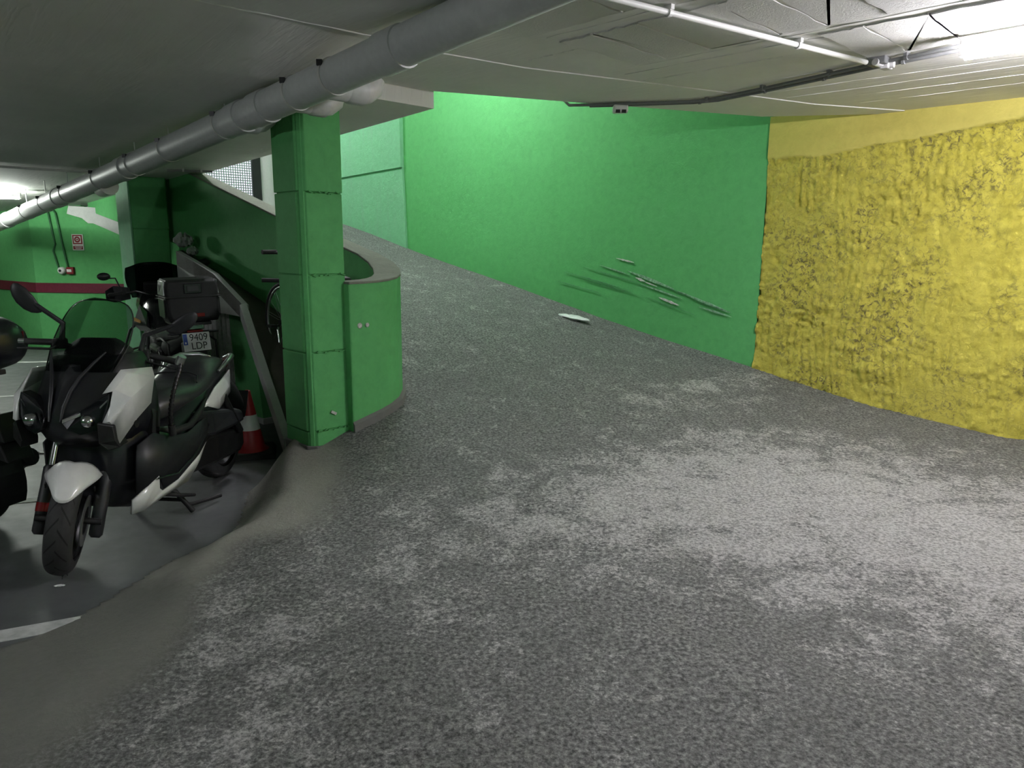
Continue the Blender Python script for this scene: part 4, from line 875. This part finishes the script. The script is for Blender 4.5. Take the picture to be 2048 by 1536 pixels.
for k in (-1, 1):
    cy = obj('cylinder', MB().tube([(.86, k*.14, .50), (.88, k*.27, .51), (.885, k*.335, .515)], [.085, .09, .07], 16), M['alu'], MOT, smooth=40)
    for j in range(5): obj('cooling_fin', MB().lathe([(.07, -.003), (.103, -.003), (.103, .003), (.07, .003)], 20, (.87, k*(.16+.022*j), .505), 'y'), M['dark_metal'], cy)
    obj('crash_bar', MB().tube([(1.12, k*.14, .92), (1.02, k*.30, .80), (.92, k*.40, .58), (.70, k*.36, .40), (.52, k*.16, .34)], .013, 8), M['alu'], MOT, smooth=50)
    obj('crash_bar', MB().tube([(1.10, k*.16, .62), (.95, k*.385, .60), (.74, k*.375, .48)], .012, 8), M['alu'], MOT, smooth=50)
    obj('footrest', MB().tube([(.42, k*.13, .40), (.42, k*.27, .40)], .014, 8), M['alu'], MOT, smooth=50)
    obj('pannier_rail', MB().tube([(.30, k*.18, .78), (.0, k*.20, .82), (-.28, k*.20, .80), (-.30, k*.20, .60), (.0, k*.20, .52), (.28, k*.18, .66)], .010, 8), M['dark_metal'], MOT, smooth=50)
    obj('tank_panel', MB().loft([[(.72, k*.15, .82), (.72, k*.19, .86), (.72, k*.17, 1.0)], [(.98, k*.20, .78), (.98, k*.27, .86), (.98, k*.19, 1.06)], [(1.26, k*.14, .78), (1.26, k*.19, .90), (1.26, k*.12, 1.02)]]), M['black_gloss'], MOT, bevel=.01)
    obj('tank_badge', MB().loft([[(.80, k*.232, .885), (.80, k*.226, .915), (.80, k*.22, .90)], [(.98, k*.272, .90), (.98, k*.262, .935), (.98, k*.255, .915)]]), M['orange'], MOT)
    obj('mirror', MB().lathe([(.0001, -.012), (.05, -.010), (.062, 0), (.05, .010), (.0001, .012)], 18, (0, 0, 0), 'x'), M['black_satin'], MOT, smooth=50).matrix_local = Matrix.Translation((1.03, k*.47, 1.44-(.10 if k > 0 else 0))) @ Matrix.Diagonal((1, .95, .62, 1))
    obj('mirror_stalk', MB().tube([(1.02, k*.33, 1.20), (1.04, k*.37, 1.32), (1.035, k*.45, 1.42-(.10 if k > 0 else 0))], .007, 8), M['black_satin'], MOT, smooth=50)
    obj('hand_guard', MB().loft([[(1.10, k*.24, 1.10), (1.12, k*.24, 1.22), (1.10, k*.25, 1.16)], [(1.16, k*.38, 1.07), (1.18, k*.38, 1.24), (1.15, k*.38, 1.16)], [(1.06, k*.47, 1.10), (1.07, k*.47, 1.20), (1.05, k*.47, 1.15)]]), M['black_satin'], MOT, bevel=.006)
    obj('grip', MB().tube([(1.02, k*.30, 1.17), (.99, k*.45, 1.16)], .018, 10), M['rubber'], MOT, smooth=50)
    obj('turn_signal', MB().tube([(-.36, k*.05, .90), (-.37, k*.16, .895), (-.37, k*.21, .895)], [.008, .012, .006], 8), M['black_satin'], MOT, smooth=50)
obj('handlebar', MB().tube([(.99, -.46, 1.16), (1.05, -.2, 1.18), (1.10, -.06, 1.13), (1.10, .06, 1.13), (1.05, .2, 1.18), (.99, .46, 1.16)], .012, 10), M['dark_metal'], MOT, smooth=50)
obj('tank', MB().loft([sec(.66, .74, .90, .10, .14, .09), sec(.78, .72, 1.02, .13, .18, .12), sec(.95, .72, 1.10, .15, .205, .13), sec(1.10, .74, 1.10, .13, .18, .11), sec(1.22, .80, 1.04, .09, .13, .07)]), M['black_gloss'], MOT, smooth=50)
obj('fuel_cap', MB().lathe([(.0001, 1.115), (.04, 1.113), (.045, 1.10)], 20, (.98, 0, 0), 'z'), M['alu'], MOT, smooth=50)
obj('instrument_panel', MB().box((1.22, 0, 1.20), (.05, .20, .12), Matrix.Rotation(math.radians(-25), 3, 'Y')), M['black_matt'], MOT, bevel=.012)
obj('front_fairing', MB().loft([sec(1.20, .90, 1.16, .08, .16, .12), sec(1.34, .88, 1.16, .07, .17, .13), sec(1.46, .90, 1.08, .05, .12, .09), sec(1.62, .88, .94, .02, .05, .03)]), M['black_gloss'], MOT, smooth=50)
ws = []
for k in range(8):
    t = k/7; w = .20+.06*math.sin(t*2.4)-(.05 if k == 7 else 0); ws.append([(1.36-.16*t-.05*abs(q)**2, q*w, 1.10+.36*t-(.03*abs(q)**3 if k == 7 else 0)) for q in [(j-5)/5 for j in range(11)]])
obj('windscreen', MB().loft(ws, False, False), M['smoke_dark'], MOT, smooth=180, solid=.005)
obj('seat', MB().loft([sec(.72, .74, .88, .10, .12, .08), sec(.50, .74, .86, .13, .16, .11), sec(.28, .76, .88, .13, .165, .12), sec(.16, .78, .92, .12, .15, .11), sec(-.12, .82, .93, .10, .13, .09), sec(-.24, .84, .92, .07, .10, .06)]), M['seat_vinyl'], MOT, smooth=50)
obj('sub_frame', MB().loft([sec(.45, .60, .76, .10, .13, .10), sec(.0, .72, .84, .09, .11, .09), sec(-.34, .82, .92, .06, .08, .06)]), M['black_matt'], MOT, smooth=50)
obj('exhaust', MB().tube([(.50, .16, .40), (.20, .18, .46), (.0, .20, .52), (-.38, .22, .66)], [.025, .05, .06, .055], 14), M['alu'], MOT, smooth=50)
obj('rear_mudguard', MB().loft([[(-.25, -.09, .70), (-.25, .09, .70), (-.25, .09, .80), (-.25, -.09, .80)], [(-.44, -.08, .56), (-.44, .08, .56), (-.42, .08, .84), (-.42, -.08, .84)]]), M['black_matt'], MOT, bevel=.012)
tl = obj('tail_light', MB().loft([[(-.36, -.085, .925), (-.36, .085, .925), (-.36, .085, .975), (-.36, -.085, .975)], [(-.445, -.075, .93), (-.445, .075, .93), (-.44, .075, .97), (-.44, -.075, .97)]]), M['chrome'], MOT, bevel=.006)
obj('light_lens', MB().box((-.448, 0, .95), (.008, .13, .03)), M['clear'], tl)
obj('rear_reflector', MB().box((-.435, 0, .915), (.010, .13, .016)), M['red_lens'], MOT, bevel=.003)
# number plate
np_ = obj('number_plate', MB().box((0, 0, 0), (.22, .16, .004)), M['plate'], MOT, bevel=.002)
PM = Matrix.Translation((-.462, 0, .825)) @ Matrix(((0, 0, -1, 0), (-1, 0, 0, 0), (0, 1, 0, 0), (0, 0, 0, 1))) @ Matrix.Rotation(math.radians(-14), 4, 'X')
np_.matrix_local = PM
obj('blue_band', MB().box((-.091, .025, .0025), (.034, .095, .002)), M['blue'], np_)
obj('band_letter', MB().box((-.091, -.005, .0038), (.012, .016, .001)), M['plate'], np_)
text_mesh('9409', .082, 'plate_text', M['ink'], np_, Matrix.Translation((.018, .036, .003)) @ Matrix.Diagonal((.92, 1.05, 1, 1)))
text_mesh('LDP', .082, 'plate_text', M['ink'], np_, Matrix.Translation((.015, -.038, .003)) @ Matrix.Diagonal((.92, 1.05, 1, 1)))
# top case
tcase = obj('top_case', MB().loft([half_ring([(x, 0, zb), (x, w*.9, zb), (x, w, zb+.05), (x, w, zt-.05), (x, w*.93, zt), (x, 0, zt)]) for x, w, zb, zt in ((-.50, .22, 1.03, 1.34), (-.47, .242, 1.0, 1.36), (-.25, .25, 1.0, 1.37), (-.13, .225, 1.0, 1.36), (-.10, .19, 1.02, 1.34))]), M['black_matt'], MOT, bevel=.012)
tcase.scale = (1, .88, 1)
obj('lid_seam', MB().box((-.315, 0, 1.215), (.40, .51, .010)), M['ink'], tcase, bevel=.003)
for k in (-1, 1):
    obj('side_plate', MB().loft([[(-.44, k*.242, 1.04), (-.44, k*.256, 1.04), (-.45, k*.256, 1.20), (-.45, k*.242, 1.20)], [(-.18, k*.235, 1.04), (-.18, k*.25, 1.04), (-.18, k*.25, 1.20), (-.18, k*.235, 1.20)]]), M['dark_metal'], tcase, bevel=.004)
    obj('side_plate', MB().loft([[(-.45, k*.238, 1.23), (-.45, k*.256, 1.23), (-.44, k*.244, 1.35), (-.44, k*.225, 1.355)], [(-.18, k*.235, 1.23), (-.18, k*.25, 1.23), (-.19, k*.237, 1.35), (-.19, k*.215, 1.355)]]), M['alu'], tcase, bevel=.004)
obj('latch', MB().box((-.50, .0, 1.285), (.03, .16, .085)), M['black_gloss'], tcase, bevel=.008)
obj('latch_plate', MB().box((-.519, .0, 1.285), (.006, .11, .05)), M['dark_metal'], tcase, bevel=.003)
obj('reflector', MB().box((-.497, -.04, 1.058), (.012, .10, .032)), M['red_lens'], tcase, bevel=.003)
obj('case_rack', MB().box((-.20, 0, .975), (.42, .30, .03)), M['dark_metal'], MOT, bevel=.006)

# ------------------------------------------------------------------ dark scooter cut by the left edge of the picture
SC2 = empty('scooter', 'dark scooter with rounded black top case at the left edge of the picture', 'scooter', (-3.22, 4.14, 0), (0, 0, math.radians(162)))
tyre('rear_tyre', .27, .14, SC2, Vector((0, 0, .27)), h=.085, rim=.17); alloy('rear_rim', .17, .10, SC2, Vector((0, 0, .27)), M['dark_metal'])
tyre('front_tyre', .27, .12, SC2, Vector((1.45, 0, .27)), h=.08, rim=.18); alloy('front_rim', .18, .08, SC2, Vector((1.45, 0, .27)), M['dark_metal'])
obj('body', MB().loft([sec(-.12, .46, .84, .07, .13, .09), sec(.0, .40, .84, .11, .17, .12), sec(.25, .34, .80, .15, .21, .14), sec(.50, .27, .66, .17, .23, .14), sec(.75, .24, .46, .18, .24, .16), sec(1.0, .25, .62, .17, .23, .15), sec(1.15, .38, .98, .14, .24, .16), sec(1.3, .62, .96, .10, .2, .12), sec(1.48, .74, .86, .05, .1, .06)]), M['black_satin'], SC2, smooth=50)
obj('seat', MB().loft([sec(-.10, .82, .90, .06, .10, .06), sec(.10, .80, .90, .11, .15, .10), sec(.32, .77, .85, .13, .17, .12), sec(.55, .70, .82, .11, .15, .10), sec(.66, .66, .76, .05, .08, .05)]), M['seat_vinyl'], SC2, smooth=50)
case2 = MB().loft([[(x, w*math.cos(a)*(abs(math.cos(a))**-.25 if abs(math.cos(a)) > .01 else 0), 1.105+h*math.sin(a)) for a in [2*math.pi*j/24+.13 for j in range(24)]] for x, w, h in ((-.405, .05, .05), (-.39, .12, .09), (-.35, .18, .13), (-.27, .215, .155), (-.14, .225, .16), (-.02, .20, .15), (.04, .13, .11), (.06, .05, .05))])
tc2 = obj('top_case', case2, M['black_gloss'], SC2, smooth=60)
obj('case_seam', MB().tube([(-.408, 0, 1.07), (-.375, .14, 1.07), (-.28, .213, 1.07), (-.12, .226, 1.07), (0, .19, 1.07)], .004, 6), M['ink'], tc2)
obj('case_reflector', MB().loft([[(-.382, -.13, 1.09), (-.382, -.13, 1.17), (-.37, -.13, 1.17), (-.37, -.13, 1.09)], [(-.31, -.202, 1.09), (-.31, -.2, 1.16), (-.30, -.19, 1.16), (-.30, -.19, 1.09)]]), M['red_lens'], tc2, bevel=.004)
obj('case_rack', MB().box((-.14, 0, .935), (.28, .16, .03)), M['dark_metal'], SC2, bevel=.006)
obj('tail_light', MB().box((-.10, 0, .76), (.05, .18, .07)), M['black_gloss'], SC2, bevel=.012)
obj('plate_holder', MB().loft([[(-.10, -.07, .58), (-.10, .07, .58), (-.10, .07, .66), (-.10, -.07, .66)], [(-.42, -.09, .56), (-.42, .09, .56), (-.37, .09, .72), (-.37, -.09, .72)]]), M['black_matt'], SC2, bevel=.008)
obj('mud_flap', MB().loft([[(-.12, -.08, .50), (-.12, .08, .50), (-.12, .08, .56), (-.12, -.08, .56)], [(-.42, -.085, .44), (-.42, .085, .44), (-.37, .085, .55), (-.37, -.085, .55)]]), M['black_matt'], SC2, bevel=.008)
obj('rear_hugger', MB().loft([[(.29*math.cos(a)*1.02+.0, y, .27+.30*math.sin(a)) for y in (-.10, -.06, .06, .10)] for a in [math.radians(x) for x in range(60, 215, 12)]], False, False), M['black_matt'], SC2, solid=.02)
obj('engine_case', MB().tube([(.0, .14, .27), (.45, .12, .30)], [.11, .09], 14), M['dark_metal'], SC2, smooth=50)
ex = obj('exhaust', MB().tube([(.55, -.15, .20), (.30, -.18, .22), (.15, -.19, .27), (-.22, -.21, .38)], [.02, .045, .06, .055], 14), M['dark_metal'], SC2, smooth=50)
for x, z in ((-.12, .35), (.02, .31)): obj('exhaust_clamp', MB().tube([(x, -.207+.02*x, z), (x+.02, -.206, z-.006)], .063, 14), M['chrome'], ex, smooth=50)
obj('handlebar', MB().tube([(1.02, -.34, 1.05), (1.08, -.1, 1.10), (1.08, .1, 1.10), (1.02, .34, 1.05)], .014, 8), M['dark_metal'], SC2, smooth=50)
obj('front_shield', MB().loft([sec(1.16, .55, 1.08, .12, .22, .15), sec(1.28, .6, 1.06, .10, .19, .12), sec(1.42, .7, .98, .05, .12, .06)]), M['black_gloss'], SC2, smooth=50)

# ------------------------------------------------------------------ traffic cone
cone = empty('traffic_cone', 'red and white traffic cone on a black base behind the white scooter', 'traffic cone', (-2.10, 5.62, 0), (0, 0, .3))
obj('base', MB().hexa([(-.2, -.2, 0), (.2, -.2, 0), (.2, .2, 0), (-.2, .2, 0)], [(-.17, -.17, .045), (.17, -.17, .045), (.17, .17, .045), (-.17, .17, .045)]), M['rubber'], cone, bevel=.01)
def cr(z): return .125-.10*(z/.52)
obj('lower_body', MB().lathe([(cr(.03)+.03, .04), (cr(.06), .07), (cr(.21), .21)], 28, (0, 0, 0), 'z'), M['red'], cone, smooth=50)
obj('white_band', MB().lathe([(cr(.21)+.001, .21), (cr(.33)+.001, .33)], 28, (0, 0, 0), 'z'), M['plate'], cone, smooth=50)
obj('upper_body', MB().lathe([(cr(.33), .33), (cr(.52), .52), (.015, .525), (.0001, .525)], 28, (0, 0, 0), 'z'), M['red'], cone, smooth=50)

# ------------------------------------------------------------------ bicycle in the nook behind the pillar
D_ = Vector(B(1, 0, .245)).normalized(); N_ = Vector(B(0, 1, 0)); UPV = D_.cross(N_)
if UPV.z < 0: UPV = -UPV
bw = Vector(B(5.80, 3.02, 1.00))
BK = empty('bicycle', 'dark bicycle leaning in the nook behind the green pillar', 'bicycle', tuple(bw))
def bp(x, y, z): return tuple(D_*x+N_*y+UPV*z)      # x forward (uphill), y across, z up from the front axle
def bwheel(x):
    a = [2*math.pi*k/40 for k in range(40)]
    def ringtube(nm, R, r, mat):
        m = MB(); m.loft([[tuple(Vector(bp(x+(R+r*math.cos(b))*math.cos(t), r*math.sin(b), (R+r*math.cos(b))*math.sin(t)))) for b in [2*math.pi*j/8 for j in range(8)]] for t in a+[0]], False); return obj(nm, m, mat, BK, smooth=60)
    ringtube('tyre', .325, .016, M['rubber']); ringtube('rim', .300, .010, M['alu'])
    sp = MB()
    for k in range(18):
        t = a[(k*2) % 40]+.1*k; sp.tube([bp(x, .02*(-1)**k, 0), bp(x+.30*math.cos(t), 0, .30*math.sin(t))], .0016, 4)
    obj('spokes', sp, M['alu'], BK); obj('hub', MB().tube([bp(x, -.05, 0), bp(x, .05, 0)], .022, 10), M['dark_metal'], BK, smooth=50)
bwheel(0); bwheel(-1.0)
fb = MB()
for p, q, r in (((0, 0, 0), (-.14, 0, .52), .013), ((-.12, 0, .42), (-.60, 0, -.05), .018), ((-.13, 0, .50), (-.70, 0, .46), .016), ((-.70, 0, .50), (-.60, 0, -.05), .016), ((-.60, .05, -.05), (-1.0, .05, 0), .010), ((-.70, .03, .44), (-1.0, .04, 0), .009)): fb.tube([bp(*p), bp(*q)], r, 8)
obj('frame', fb, M['black_satin'], BK, smooth=50)
obj('handlebar', MB().tube([bp(-.14, 0, .52), bp(-.14, 0, .58), bp(-.10, -.06, .62), bp(-.06, -.20, .63)], .013, 8), M['dark_metal'], BK, smooth=50)
obj('grip', MB().tube([bp(-.06, -.15, .63), bp(-.06, -.27, .63)], .019, 10), M['rubber'], BK, smooth=50)
obj('brake_lever', MB().tube([bp(-.10, -.10, .40), bp(-.02, -.24, .385)], .017, 8), M['rubber'], BK, smooth=50)
obj('saddle', MB().loft([[bp(-.86, -.07, .60), bp(-.86, .07, .60), bp(-.86, .05, .64), bp(-.86, -.05, .64)], [bp(-.60, -.02, .60), bp(-.60, .02, .60), bp(-.60, .015, .625), bp(-.60, -.015, .625)]]), M['black_matt'], BK, bevel=.01)
obj('crank', MB().tube([bp(-.05, -.09, -.02), bp(-.12, -.10, -.14)], .010, 8), M['chrome'], BK, smooth=50)
obj('pedal', MB().box(bp(-.05, -.14, -.01), (.09, .06, .025), Matrix.Rotation(math.radians(135), 3, 'Z')), M['black_matt'], BK, bevel=.004)

# ------------------------------------------------------------------ litter
def crumple(name, label, cat, loc, dims, mat, seed, rz=0):
    rings = []; rnd = random.Random(seed)
    for k in range(11):
        t = k/10; e = max(.12, math.sin(math.pi*(t*.92+.04))**.6); ring = []
        for j in range(12):
            a = 2*math.pi*j/12; q = rnd.uniform(.65, 1.15); ring.append(((t-.5)*dims[0], math.cos(a)*dims[1]/2*e*q, max(0, dims[2]/2+math.sin(a)*dims[2]/2*e*q)))
        rings.append(ring)
    o = obj(name, MB().loft(rings), mat, smooth=30); o.location = loc; o.rotation_euler = (0, 0, rz); return tag(o, label, cat)
def on_ramp(u, v, dz=0): return B(u, v, float(ramp_z(u, v))+dz)
lt = crumple('crumpled_paper', 'crumpled white paper lying on the ramp by the green wall', 'litter', on_ramp(5.05, 5.98), (.40, .13, .05), M['cloth'], 3, math.radians(-38))
lt.rotation_euler = (0, .10, math.radians(-40))
crumple('paper_scrap', 'tiny white scrap on the floor in front of the scooter tyre', 'litter', (-2.235, 3.33, 0), (.05, .02, .012), M['cloth'], 5, .2)
crumple('plastic_bag', 'dusty grey bag lying at the top of the dark slope', 'bag', B(8.05, 3.08, 1.60), (.20, .16, .16), M['grey_bag'], 8, .6)
crumple('plastic_bag', 'small pale bag in front of the dusty grey bag on the slope', 'bag', B(7.75, 3.05, 1.52), (.14, .10, .10), M['grey_bag'], 9, 1.2)
ch = empty('floor_chain', 'thin steel chain lying on the floor between the two scooters', 'chain', (-3.55, 5.55, 0))
for k in range(16):
    t = k/15; c = (-.35+.75*t, .04*math.sin(t*5), .008); rx = 0 if k % 2 else math.pi/2
    obj('link', MB().loft([[tuple(Matrix.Rotation(rx, 3, 'X') @ Vector((math.cos(a)*(.026+.005*math.cos(b)), math.sin(a)*(.012+.005*math.cos(b)), .005*math.sin(b)))+Vector(c)) for b in [2*math.pi*j/6 for j in range(6)]] for a in [2*math.pi*i/12 for i in range(13)]], False), M['steel'], ch, smooth=60)
